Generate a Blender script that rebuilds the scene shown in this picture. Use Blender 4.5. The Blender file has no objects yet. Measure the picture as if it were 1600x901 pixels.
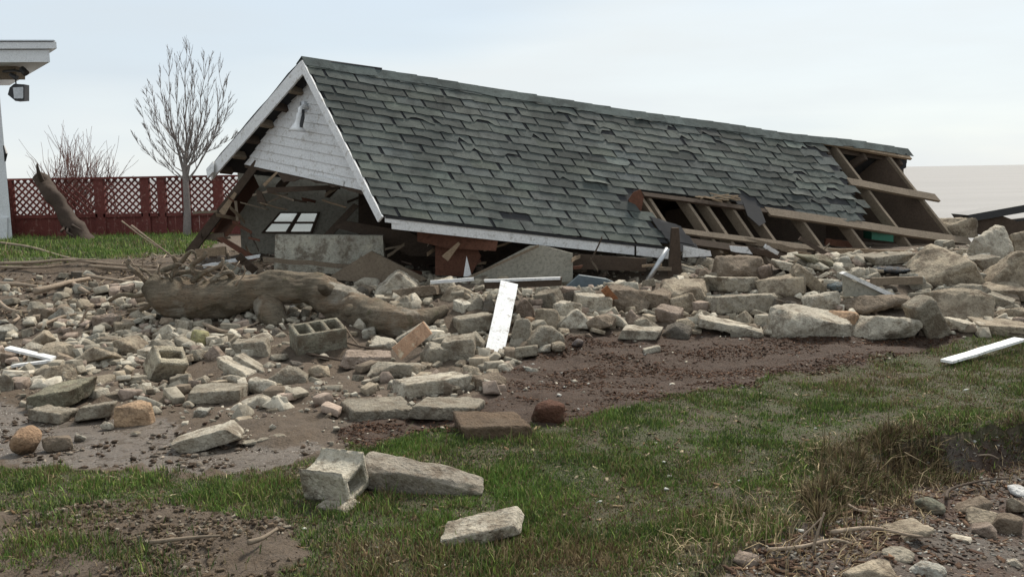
import bpy, math, random
import numpy as np
from mathutils import Vector, Matrix
rng = np.random.default_rng(7); random.seed(7)
sc = bpy.context.scene
COL = sc.collection

# ------------------------------------------------------------------ camera
F = 1500.0; CAMZ = 1.5
_n = np.array([-0.0167, 1, 180.1/F]); _n /= np.linalg.norm(_n)
_f = np.array([0, 0, -1.]); _f -= _n*_f.dot(_n); _f /= np.linalg.norm(_f)
M = np.array([np.cross(_f, _n), _f, _n])            # camera space -> world space
cam = bpy.data.cameras.new("camera"); camo = bpy.data.objects.new("camera", cam); COL.objects.link(camo)
cam.sensor_width = 36; cam.lens = 36*F/1600; cam.clip_start = 0.05; cam.clip_end = 20000
mw = Matrix([list(M[i]) + [0] for i in range(3)] + [[0, 0, 0, 1]]); mw.translation = Vector((0, 0, CAMZ))
camo.matrix_world = mw
sc.camera = camo

# ------------------------------------------------------------------ light
SUN_EL, SUN_AZ = math.radians(48), math.radians(28)    # azimuth from +Y towards +X
world = bpy.data.worlds.new("World"); sc.world = world; world.use_nodes = True
nt = world.node_tree; nt.nodes.clear()
def N(t, typ, **kw):
    n = t.nodes.new(typ)
    for k, v in kw.items():
        if k.startswith('i_'): n.inputs[k[2:].replace('_', ' ')].default_value = v
        else: setattr(n, k, v)
    return n
sky = N(nt, 'ShaderNodeTexSky', sky_type='NISHITA', sun_disc=False, sun_elevation=SUN_EL, sun_rotation=SUN_AZ, air_density=1.0, dust_density=0.6)
tc = N(nt, 'ShaderNodeTexCoord'); mp = N(nt, 'ShaderNodeMapping'); mp.inputs['Scale'].default_value = (1.2, 1.2, 7.0)
mp.inputs['Rotation'].default_value = (0.0, 0.05, 0.3)
nz = N(nt, 'ShaderNodeTexNoise', i_Scale=1.6, i_Detail=6.0, i_Roughness=0.55)
cr = N(nt, 'ShaderNodeValToRGB'); cr.color_ramp.elements[0].position = 0.34; cr.color_ramp.elements[1].position = 0.66
cr.color_ramp.elements[0].color = (0.86, 0.86, 0.86, 1); cr.color_ramp.elements[1].color = (1, 1, 1, 1)
nz2 = N(nt, 'ShaderNodeTexNoise', i_Scale=0.9, i_Detail=3.0, i_Roughness=0.5)
cc = N(nt, 'ShaderNodeValToRGB')
cc.color_ramp.elements[0].position = 0.42; cc.color_ramp.elements[0].color = (4.0, 4.45, 4.8, 1)
cc.color_ramp.elements[1].position = 0.58; cc.color_ramp.elements[1].color = (4.75, 5.05, 5.15, 1)
mx = N(nt, 'ShaderNodeMixRGB'); bg = N(nt, 'ShaderNodeBackground'); bg.inputs['Strength'].default_value = 0.105
wo = N(nt, 'ShaderNodeOutputWorld')
L = nt.links.new
L(tc.outputs['Generated'], mp.inputs['Vector']); L(mp.outputs['Vector'], nz.inputs['Vector']); L(mp.outputs['Vector'], nz2.inputs['Vector'])
L(nz.outputs['Fac'], cr.inputs['Fac']); L(nz2.outputs['Fac'], cc.inputs['Fac'])
L(cr.outputs['Color'], mx.inputs['Fac']); L(sky.outputs['Color'], mx.inputs['Color1']); L(cc.outputs['Color'], mx.inputs['Color2'])
L(mx.outputs['Color'], bg.inputs['Color']); L(bg.outputs['Background'], wo.inputs['Surface'])
sl = bpy.data.lights.new("sun", 'SUN'); sl.energy = 3.1; sl.angle = math.radians(12); sl.color = (1, 0.93, 0.82)
so = bpy.data.objects.new("sun", sl); COL.objects.link(so)
sd = Vector((math.sin(SUN_AZ)*math.cos(SUN_EL), math.cos(SUN_AZ)*math.cos(SUN_EL), math.sin(SUN_EL)))
so.rotation_euler = sd.to_track_quat('Z', 'Y').to_euler(); so.location = (0, 0, 12)
sc.view_settings.view_transform = 'Standard'; sc.view_settings.look = 'None'; sc.view_settings.gamma = 1
sc.view_settings.exposure = 0.74
sc.render.engine = 'CYCLES'

# ------------------------------------------------------------------ pixel <-> world
def ray(px, py):
    d = M @ np.array([(px-800)/F, (450.5-py)/F, -1.0]); return d/d[1]
def at(px, py, Y):
    return np.array([0, 0, CAMZ]) + ray(px, py)*Y
def proj(P):
    P = np.asarray(P, float) - np.array([0, 0, CAMZ]); c = P @ M
    z = np.where(-c[..., 2] > 0.05, -c[..., 2], 0.05)
    return 800+F*c[..., 0]/z, 450.5-F*c[..., 1]/z
def sm(a, b, x):
    t = np.clip((np.asarray(x, float)-a)/(b-a), 0, 1); return t*t*(3-2*t)
def _h(i, j, k, s):
    n = (i*374761393 + j*668265263 + k*2147483647 + s*1274126177) & 0xffffffff
    n = ((n ^ (n >> 13))*1274126177) & 0xffffffff
    n = ((n ^ (n >> 16))*2246822519) & 0xffffffff
    return ((n ^ (n >> 15)) & 0xffffff)/float(0xffffff)
def vn(x, y, z=0.0, s=0):
    x, y, z = np.broadcast_arrays(np.asarray(x, float), np.asarray(y, float), np.asarray(z, float))
    i, j, k = np.floor(x).astype(np.int64), np.floor(y).astype(np.int64), np.floor(z).astype(np.int64)
    u, v, w = x-i, y-j, z-k; u, v, w = u*u*(3-2*u), v*v*(3-2*v), w*w*(3-2*w)
    r = 0
    for a in (0, 1):
        for b in (0, 1):
            for c in (0, 1):
                r = r + _h(i+a, j+b, k+c, s)*(u if a else 1-u)*(v if b else 1-v)*(w if c else 1-w)
    return r
def fbm(x, y, z=0.0, s=0, o=4):
    r, a, t = 0, 1.0, 0
    for q in range(o):
        f = 2.03**q; r = r + a*(vn(np.asarray(x)*f+q*7.3, np.asarray(y)*f+q*3.1, np.asarray(z)*f, s+q)-0.5); t += a; a *= 0.5
    return r/t*2
def inpoly(px, py, poly):
    px, py = np.asarray(px, float), np.asarray(py, float); ins = np.zeros(px.shape, bool); n = len(poly)
    for i in range(n):
        x0, y0 = poly[i]; x1, y1 = poly[(i+1) % n]
        c = ((y0 > py) != (y1 > py)) & (px < (x1-x0)*(py-y0)/((y1-y0) or 1e-9)+x0); ins ^= c
    return ins
def dpoly(px, py, line):
    d = np.full(np.shape(px), 1e9)
    for (x0, y0), (x1, y1) in zip(line[:-1], line[1:]):
        dx, dy = x1-x0, y1-y0; t = np.clip(((px-x0)*dx+(py-y0)*dy)/(dx*dx+dy*dy), 0, 1)
        d = np.minimum(d, np.hypot(px-x0-t*dx, py-y0-t*dy))
    return d
def flat(px, py, z=0.0):
    d = ray(px, py); t = (z-CAMZ)/d[2]; return (d[0]*t, d[1]*t)

# ------------------------------------------------------------------ terrain height
bank_line = [flat(*p) for p in ((1060, 925), (1150, 880), (1240, 835), (1310, 790), (1343, 748), (1350, 722), (1400, 700), (1470, 688), (1540, 674), (1650, 664))] + [(6.5, 5.6), (12, 6.2)]
hollow = bank_line + [(12, -6), (1.2, -6)]
def H(x, y):
    x, y = np.asarray(x, float), np.asarray(y, float)
    h = 0.33*sm(7.2, 10.6, y) + 0.2*sm(11.0, 12.1, y)*(1-sm(-3.6, -2.2, x)) + 0.10*sm(11, 13, y)*sm(-3.6, -2.2, x)
    h = h + 0.05*np.exp(-((x-5.8)/2.4)**2-((y-12.0)/1.7)**2) + 0.22*np.exp(-((x-3.7)/1.6)**2-((y-10.0)/.9)**2) - 0.22*np.exp(-((x-1.0)/.85)**2-((y-10.6)/.55)**2) + 0.14*np.exp(-((x+.35)/1.1)**2-((y-8.9)/.7)**2)
    h = h + 0.10*np.exp(-((x+1.6)/1.6)**2-((y-4.2)/1.6)**2)*0 + 0.05*fbm(x*0.5, y*0.5, 0, 11, 3)*sm(1, 4, y)
    d = dpoly(x, y, bank_line); ins = inpoly(x, y, hollow)
    amt = 0.19*sm(1.2, 2.4, x)
    h = h - np.where(ins, amt*sm(-0.02, 0.10, d), 0)
    h = h + np.where(ins, 0, 0.03*np.exp(-(d/0.35)**2))
    yc = 19.0-3.0*sm(-5.2, -4.0, x)-2.6*sm(3.5, 5.5, x)
    h = h - 2.6*sm(0, 5, y-yc)
    return h
def gp(px, py):
    d = ray(px, py); t = 1.5; o = CAMZ
    ts = np.arange(1.6, 30, 0.02); z = o+d[2]*ts; g = H(d[0]*ts, ts)
    k = np.argmax(z < g) if (z < g).any() else len(ts)-1
    return np.array([d[0]*ts[k], ts[k], g[k]])

G_FRONT = [(-900, 760), (-200, 735), (0, 722), (150, 735), (300, 748), (420, 738), (520, 712), (560, 700), (700, 674), (830, 657), (940, 642), (1100, 609), (1300, 574), (1420, 550), (1500, 534), (1600, 520), (2600, 440), (2600, 620), (1650, 668), (1540, 678), (1470, 690), (1400, 703), (1352, 724), (1345, 748), (1312, 792), (1240, 837), (1150, 882), (1060, 930), (900, 1200), (460, 1200), (440, 901), (470, 850), (440, 815), (300, 800), (190, 785), (90, 796), (-100, 790), (-900, 800)]
G_BACK = [(-1500, 330), (-600, 330), (360, 330), (335, 388), (270, 398), (200, 404), (120, 408), (0, 414), (-600, 420), (-1500, 420)]
MULCH = [(560, 640), (700, 640), (790, 600), (800, 560), (880, 528), (1000, 520), (1520, 520), (1480, 545), (1300, 580), (1100, 615), (940, 648), (830, 665), (700, 682), (560, 705), (520, 680)]
WET = [(-400, 610), (20, 625), (100, 655), (260, 655), (380, 690), (480, 690), (520, 705), (420, 735), (300, 742), (150, 730), (0, 716), (-400, 730)]
def zones(x, y, z):
    px, py = proj(np.stack([x, y, z], -1))
    j = fbm(x*3, y*3, 0, 21, 4); j2 = fbm(x*3+50, y*3, 0, 31, 4)
    s = 90/np.maximum(y, 2)
    qx, qy = px+j*s*2.2, py+j2*s*1.1
    g = inpoly(qx, qy, G_FRONT); gb = inpoly(qx, qy, G_BACK)
    m = inpoly(qx, qy, MULCH); w = inpoly(qx, qy, WET); v = inpoly(x, y, hollow)
    return g.astype(float), gb.astype(float), m.astype(float), w.astype(float), v.astype(float)

def surf(x, y, zn=None):
    Z = H(x, y); g, gb, m, w, v = zn if zn is not None else zones(x, y, Z); rub = 1-np.clip(g+gb+m+w+v, 0, 1)
    near = sm(18, 8, y); f1 = fbm(x*2.2, y*2.2, 0, 3, 5); f2 = fbm(x*9, y*9, 0, 5, 3)
    Z = Z+near*(f1*(.018+.03*rub+.02*m)+f2*(.006+.020*rub+.016*m+.012*v)+fbm(x*24, y*24, 0, 6, 2)*(.009*rub+.007*m+.004*v)*(y < 9))*(1-.62*w)-.012*w
    d = dpoly(x, y, bank_line); return Z+np.exp(-(d/.10)**2)*(x > 1.2)*(y < 8)*fbm(x*14, y*14, 0, 77, 3)*.06

# ------------------------------------------------------------------ materials
def newmat(name):
    m = bpy.data.materials.new(name); m.use_nodes = True; t = m.node_tree
    return m, t, t.nodes['Principled BSDF']
def ramp(t, fac, stops):
    r = N(t, 'ShaderNodeValToRGB'); e = r.color_ramp.elements
    while len(e) < len(stops): e.new(0.5)
    for q, (p, c) in zip(e, stops): q.position = p; q.color = tuple(c)+(1,) if len(c) == 3 else c
    t.links.new(fac, r.inputs['Fac']); return r.outputs['Color']
def noise(t, vec, scale, detail=5.0, rough=0.6, dist=0.0):
    n = N(t, 'ShaderNodeTexNoise'); n.inputs['Scale'].default_value = scale; n.inputs['Detail'].default_value = detail
    n.inputs['Roughness'].default_value = rough; n.inputs['Distortion'].default_value = dist
    if vec is not None: t.links.new(vec, n.inputs['Vector'])
    return n.outputs['Fac']
def mixc(t, fac, a, b, mode='MIX'):
    m = N(t, 'ShaderNodeMixRGB', blend_type=mode)
    for s, v in ((m.inputs['Fac'], fac), (m.inputs['Color1'], a), (m.inputs['Color2'], b)):
        if hasattr(v, 'is_output'): t.links.new(v, s)
        elif isinstance(v, (int, float)): s.default_value = v if s.type == 'VALUE' else (v, v, v, 1)
        else: s.default_value = tuple(v)+(1,)
    return m.outputs['Color']
def math_(t, op, a, b=0.0):
    m = N(t, 'ShaderNodeMath', operation=op)
    for s, v in ((m.inputs[0], a), (m.inputs[1], b)):
        if hasattr(v, 'is_output'): t.links.new(v, s)
        else: s.default_value = v
    return m.outputs['Value']
def bump(t, bsdf, height, strength, dist):
    b = N(t, 'ShaderNodeBump'); b.inputs['Strength'].default_value = strength; b.inputs['Distance'].default_value = dist
    t.links.new(height, b.inputs['Height']); t.links.new(b.outputs['Normal'], bsdf.inputs['Normal'])
def objvec(t, sc_=None):
    c = N(t, 'ShaderNodeTexCoord'); v = c.outputs['Object']
    oi = N(t, 'ShaderNodeObjectInfo'); add = N(t, 'ShaderNodeVectorMath', operation='ADD'); sca = N(t, 'ShaderNodeVectorMath', operation='SCALE')
    comb = N(t, 'ShaderNodeCombineXYZ')
    for k in range(3): t.links.new(oi.outputs['Random'], comb.inputs[k])
    t.links.new(comb.outputs[0], sca.inputs[0]); sca.inputs['Scale'].default_value = 37.0
    t.links.new(v, add.inputs[0]); t.links.new(sca.outputs[0], add.inputs[1])
    return add.outputs[0], oi
def m_rock():
    m, t, b = newmat('rubble_stone'); v, oi = objvec(t)
    n1 = noise(t, v, 5, 6, .65); n2 = noise(t, v, 38, 5, .7); n3 = noise(t, v, 140, 3, .6)
    c = mixc(t, 1.0, oi.outputs['Color'], ramp(t, n1, [(.28, (.62, .58, .52)), (.5, (.95, .94, .92)), (.72, (1.25, 1.22, 1.15))]), 'MULTIPLY')
    c = mixc(t, 1.0, c, ramp(t, n2, [(.3, (.55, .53, .5)), (.45, (.95, .95, .95)), (.7, (1.2, 1.2, 1.2))]), 'MULTIPLY')
    c = mixc(t, ramp(t, noise(t, v, 6, 6, .75), [(.49, (0, 0, 0)), (.60, (.72, .72, .72))]), c, (.12, .088, .060))
    t.links.new(c, b.inputs['Base Color']); b.inputs['Roughness'].default_value = .92
    b.inputs['Specular IOR Level'].default_value = .25
    vo = N(t, 'ShaderNodeTexVoronoi'); vo.inputs['Scale'].default_value = 60; t.links.new(v, vo.inputs['Vector'])
    hh = math_(t, 'ADD', math_(t, 'MULTIPLY', n1, 1.6), math_(t, 'ADD', n2, math_(t, 'MULTIPLY', n3, .4)))
    hh = math_(t, 'ADD', hh, math_(t, 'MULTIPLY', vo.outputs['Distance'], .4))
    bump(t, b, hh, .9, .02); return m
def m_ground():
    m, t, b = newmat('ground_soil'); g = N(t, 'ShaderNodeNewGeometry').outputs['Position']
    a = N(t, 'ShaderNodeAttribute', attribute_name='zone'); sp = N(t, 'ShaderNodeSeparateColor'); t.links.new(a.outputs['Color'], sp.inputs['Color'])
    n1 = noise(t, g, 1.7, 6, .6); n2 = noise(t, g, 11, 6, .7); n3 = noise(t, g, 70, 5, .7)
    mud = mixc(t, n2, (.058, .038, .023), (.150, .108, .072)); mud = mixc(t, ramp(t, n1, [(.4, (0, 0, 0)), (.62, (1, 1, 1))]), mud, (.100, .074, .052))
    mul = mixc(t, n2, (.027, .014, .007), (.070, .038, .021)); mul = mixc(t, ramp(t, n3, [(.55, (0, 0, 0)), (.7, (.5, .5, .5))]), mul, (.11, .07, .048))
    gra = mixc(t, n2, (.040, .032, .016), (.090, .070, .036)); gra = mixc(t, ramp(t, n1, [(.42, (0, 0, 0)), (.6, (1, 1, 1))]), gra, (.056, .058, .022))
    wet = mixc(t, n1, (.085, .062, .044), (.17, .14, .112))
    gvl = mixc(t, n3, (.045, .035, .028), (.17, .14, .115)); gvl = mixc(t, ramp(t, n1, [(.45, (0, 0, 0)), (.6, (1, 1, 1))]), gvl, (.065, .035, .022))
    c = mixc(t, sp.outputs['Green'], mud, mul); c = mixc(t, sp.outputs['Blue'], c, wet); c = mixc(t, a.outputs['Alpha'], c, gvl); c = mixc(t, sp.outputs['Red'], c, gra)
    c = mixc(t, 1.0, c, ramp(t, n3, [(.3, (.6, .6, .6)), (.6, (1.1, 1.1, 1.1))]), 'MULTIPLY')
    t.links.new(c, b.inputs['Base Color'])
    wl = math_(t, 'MULTIPLY', sp.outputs['Blue'], ramp(t, n2, [(.42, (1, 1, 1)), (.6, (.25, .25, .25))]))
    r = math_(t, 'SUBTRACT', .93, math_(t, 'MULTIPLY', wl, .80)); t.links.new(r, b.inputs['Roughness'])
    hh = math_(t, 'ADD', n2, math_(t, 'MULTIPLY', n3, .5)); bump(t, b, hh, .9, .035); return m
def m_attr(name, rough=.8, trans=0.0, attr='tint'):
    m, t, b = newmat(name); a = N(t, 'ShaderNodeAttribute', attribute_name=attr)
    t.links.new(a.outputs['Color'], b.inputs['Base Color']); b.inputs['Roughness'].default_value = rough
    b.inputs['Specular IOR Level'].default_value = .2
    return m
def m_chip():
    m, t, b = newmat('loose_chips'); a = N(t, 'ShaderNodeAttribute', attribute_name='tint'); g = N(t, 'ShaderNodeNewGeometry').outputs['Position']
    n1 = noise(t, g, 30, 5, .7); n2 = noise(t, g, 150, 3, .7)
    c = mixc(t, 1.0, a.outputs['Color'], ramp(t, n1, [(.3, (.6, .57, .52)), (.5, (.97, .96, .94)), (.7, (1.25, 1.24, 1.2))]), 'MULTIPLY')
    t.links.new(c, b.inputs['Base Color']); b.inputs['Roughness'].default_value = .93; b.inputs['Specular IOR Level'].default_value = .2
    bump(t, b, math_(t, 'ADD', n1, math_(t, 'MULTIPLY', n2, .5)), .8, .012); return m
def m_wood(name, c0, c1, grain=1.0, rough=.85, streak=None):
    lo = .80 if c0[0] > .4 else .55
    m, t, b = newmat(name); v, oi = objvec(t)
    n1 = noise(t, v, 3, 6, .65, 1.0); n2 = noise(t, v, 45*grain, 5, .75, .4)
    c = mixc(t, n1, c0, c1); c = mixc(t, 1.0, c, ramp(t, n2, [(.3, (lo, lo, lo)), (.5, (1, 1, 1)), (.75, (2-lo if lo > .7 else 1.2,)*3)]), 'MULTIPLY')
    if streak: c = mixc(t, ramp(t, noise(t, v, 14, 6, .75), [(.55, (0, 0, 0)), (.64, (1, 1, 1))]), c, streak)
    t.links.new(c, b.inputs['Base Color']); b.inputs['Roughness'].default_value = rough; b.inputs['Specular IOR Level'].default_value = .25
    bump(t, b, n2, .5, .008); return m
def m_shingle():
    m, t, b = newmat('asphalt_shingle'); g = N(t, 'ShaderNodeNewGeometry').outputs['Position']
    a = N(t, 'ShaderNodeAttribute', attribute_name='tint')
    n1 = noise(t, g, 6, 6, .7, .5); n2 = noise(t, g, 160, 3, .7); n3 = noise(t, g, 1.1, 5, .65, .6)
    c = mixc(t, 1.0, a.outputs['Color'], ramp(t, n1, [(.35, (.6, .6, .6)), (.5, (1, 1, 1)), (.7, (1.2, 1.2, 1.18))]), 'MULTIPLY')
    c = mixc(t, 1.0, c, ramp(t, n2, [(.3, (.6, .6, .6)), (.7, (1.4, 1.4, 1.4))]), 'MULTIPLY')
    c = mixc(t, ramp(t, n3, [(.50, (0, 0, 0)), (.62, (.62, .62, .62))]), c, (.040, .046, .043))
    t.links.new(c, b.inputs['Base Color']); b.inputs['Roughness'].default_value = .9; b.inputs['Specular IOR Level'].default_value = .25
    bump(t, b, math_(t, 'ADD', n2, n1), .5, .006); return m
def m_bark():
    m, t, b = newmat('driftwood_bark'); v, oi = objvec(t)
    mpn = N(t, 'ShaderNodeMapping'); mpn.inputs['Scale'].default_value = (.6, 4, 4); t.links.new(v, mpn.inputs['Vector'])
    n1 = noise(t, v, 2.6, 5, .6); n2 = noise(t, mpn.outputs[0], 12, 6, .75, 1.2); n3 = noise(t, v, 60, 4, .7)
    c = ramp(t, n1, [(.3, (.15, .12, .085)), (.46, (.27, .225, .165)), (.56, (.28, .21, .145)), (.68, (.46, .42, .35))])
    c = mixc(t, 1.0, c, ramp(t, n2, [(.3, (.5, .48, .45)), (.5, (1, 1, 1)), (.75, (1.3, 1.28, 1.25))]), 'MULTIPLY')
    c = mixc(t, ramp(t, noise(t, v, 7, 4, .6), [(.62, (0, 0, 0)), (.7, (.5, .5, .5))]), c, (.10, .10, .045))
    t.links.new(c, b.inputs['Base Color']); b.inputs['Roughness'].default_value = .88; b.inputs['Specular IOR Level'].default_value = .2
    bump(t, b, math_(t, 'ADD', n2, math_(t, 'MULTIPLY', n3, .4)), 1.0, .06); return m
def m_lake():
    m, t, b = newmat('lake_water'); g = N(t, 'ShaderNodeNewGeometry').outputs['Position']
    mpn = N(t, 'ShaderNodeMapping'); mpn.inputs['Scale'].default_value = (.25, 1, 1); t.links.new(g, mpn.inputs['Vector'])
    n = noise(t, mpn.outputs[0], .9, 7, .65); n2 = noise(t, mpn.outputs[0], .12, 4, .6)
    n4 = noise(t, mpn.outputs[0], .35, 6, .7); t.links.new(mixc(t, math_(t, 'ADD', math_(t, 'MULTIPLY', n2, .5), math_(t, 'MULTIPLY', n4, .5)), (.10, .10, .10), (.27, .26, .255)), b.inputs['Base Color']); b.inputs['Roughness'].default_value = .6
    b.inputs['Specular IOR Level'].default_value = .15
    bump(t, b, n, .5, .25); return m
def m_plain(name, col, rough=.6, metal=0.0):
    m, t, b = newmat(name); v, oi = objvec(t); n = noise(t, v, 18, 5, .65)
    t.links.new(mixc(t, 1.0, col, ramp(t, n, [(.3, (.75, .75, .75)), (.7, (1.1, 1.1, 1.1))]), 'MULTIPLY'), b.inputs['Base Color'])
    b.inputs['Roughness'].default_value = rough; b.inputs['Metallic'].default_value = metal; return m
def m_glass():
    m, t, b = newmat('window_glass'); t.nodes.remove(b); o = t.nodes['Material Output']
    tr = N(t, 'ShaderNodeBsdfTransparent'); tr.inputs['Color'].default_value = (.93, .97, .97, 1); gl = N(t, 'ShaderNodeBsdfGlossy'); gl.inputs['Roughness'].default_value = .08
    mi = N(t, 'ShaderNodeMixShader'); mi.inputs['Fac'].default_value = .08
    t.links.new(tr.outputs[0], mi.inputs[1]); t.links.new(gl.outputs[0], mi.inputs[2]); t.links.new(mi.outputs[0], o.inputs['Surface']); return m
MR = m_rock(); MG = m_ground(); MGR = m_attr('grass_blades', .7); MCH = m_chip()
W_GREY = m_wood('weathered_wood', (.13, .10, .07), (.24, .19, .14)); W_TAN = m_wood('sawn_lumber', (.20, .14, .09), (.33, .25, .17))
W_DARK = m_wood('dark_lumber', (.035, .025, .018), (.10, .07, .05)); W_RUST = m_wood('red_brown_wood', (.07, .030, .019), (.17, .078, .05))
W_WHITE = m_wood('white_paint', (.56, .56, .56), (.72, .72, .71), 1, .7, (.42, .41, .39)); W_WHITE2 = m_wood('peeling_white_paint', (.76, .76, .75), (.86, .86, .85), 1, .6, (.40, .36, .31))
W_SIDING = m_wood('white_siding_paint', (.60, .60, .60), (.74, .74, .74), 1, .7, (.46, .44, .41)); W_STICK = m_wood('bleached_branch', (.18, .13, .09), (.36, .29, .22))
W_FENCE = m_wood('oxblood_paint', (.11, .028, .023), (.18, .052, .044), 1, .7, (.24, .12, .10)); W_STUCCO = m_wood('grey_wall_board', (.24, .225, .18), (.33, .31, .26), .6)
M_SH = m_shingle(); M_BARK = m_bark(); M_LAKE = m_lake(); M_GLASS = m_glass()
M_BLACK = m_plain('black_coating', (.02, .02, .022), .5); M_METAL = m_plain('galvanised_metal', (.45, .46, .47), .4, .7); M_LAMP = m_plain('white_enamel', (.75, .75, .75), .35)
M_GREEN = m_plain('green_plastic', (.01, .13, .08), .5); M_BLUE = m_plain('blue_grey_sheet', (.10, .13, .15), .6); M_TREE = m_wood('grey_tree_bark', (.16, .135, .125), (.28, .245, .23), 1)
M_RED = m_wood('red_twig', (.14, .075, .065), (.24, .14, .12), 1); M_VOID = m_plain('tar_paper', (.025, .025, .027), .9)
W_BUILD = m_wood('house_white_paint', (.62, .63, .64), (.72, .73, .74), 1, .6)

# ------------------------------------------------------------------ object helpers
def tag(o, label=None, cat=None, group=None, kind=None):
    if label: o['label'] = label
    if cat: o['category'] = cat
    if group: o['group'] = group
    if kind: o['kind'] = kind
    return o
def wl(o):
    v = Vector((0, 0, 0))
    while o is not None: v = v + o.location; o = o.parent
    return v
def empty(name, loc, label=None, cat=None, group=None):
    o = bpy.data.objects.new(name, None); COL.objects.link(o); o.location = tuple(float(q) for q in loc); o.empty_display_size = .2
    return tag(o, label, cat, group)
def npmesh(name, V, Fc, mat, tint=None, smooth=False, parent=None, origin=None):
    """V (n,3), Fc list of faces or (m,k) array; tint (n,3) per vertex"""
    V = np.asarray(V, float)
    if parent is not None: org = np.array(wl(parent))
    elif origin is not None: org = np.asarray(origin, float)
    else: org = np.array([V[:, 0].mean(), V[:, 1].mean(), V[:, 2].min()])
    V = V-org; me = bpy.data.meshes.new(name)
    if isinstance(Fc, np.ndarray):
        m, k = Fc.shape; me.vertices.add(len(V)); me.vertices.foreach_set('co', V.astype(np.float32).ravel())
        me.loops.add(m*k); me.loops.foreach_set('vertex_index', Fc.astype(np.int32).ravel())
        me.polygons.add(m); me.polygons.foreach_set('loop_start', np.arange(0, m*k, k, dtype=np.int32))
        me.update(calc_edges=True); me.validate()
    else: me.from_pydata([tuple(v) for v in V], [], [tuple(f) for f in Fc])
    if tint is not None:
        at_ = me.color_attributes.new('tint', 'FLOAT_COLOR', 'POINT'); c = np.ones((len(V), 4), np.float32); c[:, :3] = tint; at_.data.foreach_set('color', c.ravel())
    if smooth: me.polygons.foreach_set('use_smooth', np.ones(len(me.polygons), bool))
    me.materials.append(mat); o = bpy.data.objects.new(name, me); COL.objects.link(o)
    if parent is not None: o.parent = parent
    else: o.location = tuple(org)
    return o
class MB:
    def __init__(s): s.v = []; s.f = []
    def poly_prism(s, pts, thick):
        """closed polygon (3D, roughly planar) extruded by vector thick"""
        b = len(s.v); n = len(pts); th = np.asarray(thick, float)
        for p in pts: s.v.append(np.asarray(p, float))
        for p in pts: s.v.append(np.asarray(p, float)+th)
        s.f.append(tuple(range(b, b+n))[::-1]); s.f.append(tuple(range(b+n, b+2*n)))
        for i in range(n): s.f.append((b+i, b+(i+1) % n, b+n+(i+1) % n, b+n+i))
        return s
    def board(s, p0, p1, wv, tv, seg=1, wob=0.0):
        """board from p0 to p1, width vector wv, thickness vector tv"""
        p0, p1, wv, tv = [np.asarray(q, float) for q in (p0, p1, wv, tv)]; b = len(s.v)
        for i in range(seg+1):
            c = p0+(p1-p0)*i/seg; j = rng.normal(0, wob, 3) if wob and 0 < i < seg else 0
            for a, e in ((0, 0), (1, 0), (1, 1), (0, 1)):
                q = c+wv*a+tv*e+j
                if wob and i in (0, seg): q = q+(p1-p0)/np.linalg.norm(p1-p0)*rng.normal(0, wob*2)
                s.v.append(q)
        for i in range(seg):
            o = b+4*i
            for k in range(4): s.f.append((o+k, o+(k+1) % 4, o+4+(k+1) % 4, o+4+k))
        s.f.append((b+3, b+2, b+1, b)); e = b+4*seg; s.f.append((e, e+1, e+2, e+3)); return s
    def box(s, c, sx, sy, sz, R=None):
        R = np.eye(3) if R is None else R; c = np.asarray(c, float)
        return s.board(c-R[:, 0]*sx/2-R[:, 1]*sy/2-R[:, 2]*sz/2, c+R[:, 0]*sx/2-R[:, 1]*sy/2-R[:, 2]*sz/2, R[:, 1]*sy, R[:, 2]*sz)
    def tube(s, P, rad, n=8, jit=0.0, cap=True):
        P = [np.asarray(p, float) for p in P]; b = len(s.v); up = np.array([.13, .21, 1.])
        for i, p in enumerate(P):
            d = P[min(i+1, len(P)-1)]-P[max(i-1, 0)]; d /= np.linalg.norm(d)+1e-9
            a = np.cross(d, up); 
            if np.linalg.norm(a) < 1e-3: a = np.cross(d, [1, 0, 0])
            a /= np.linalg.norm(a); c = np.cross(a, d); up = c
            for k in range(n):
                t = 2*math.pi*k/n; r = rad[i]*(1+(rng.normal(0, jit) if jit else 0)); s.v.append(p+a*math.cos(t)*r+c*math.sin(t)*r)
        for i in range(len(P)-1):
            for k in range(n): s.f.append((b+i*n+k, b+i*n+(k+1) % n, b+(i+1)*n+(k+1) % n, b+(i+1)*n+k))
        if cap: s.f.append(tuple(range(b, b+n))[::-1]); s.f.append(tuple(range(b+(len(P)-1)*n, b+len(P)*n)))
        return s
    def build(s, name, mat, parent=None, label=None, cat=None, group=None, smooth=False, origin=None):
        o = npmesh(name, np.array(s.v), s.f, mat, smooth=smooth, parent=parent, origin=origin); return tag(o, label, cat, group)
def unit(v): v = np.asarray(v, float); return v/np.linalg.norm(v)

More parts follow.
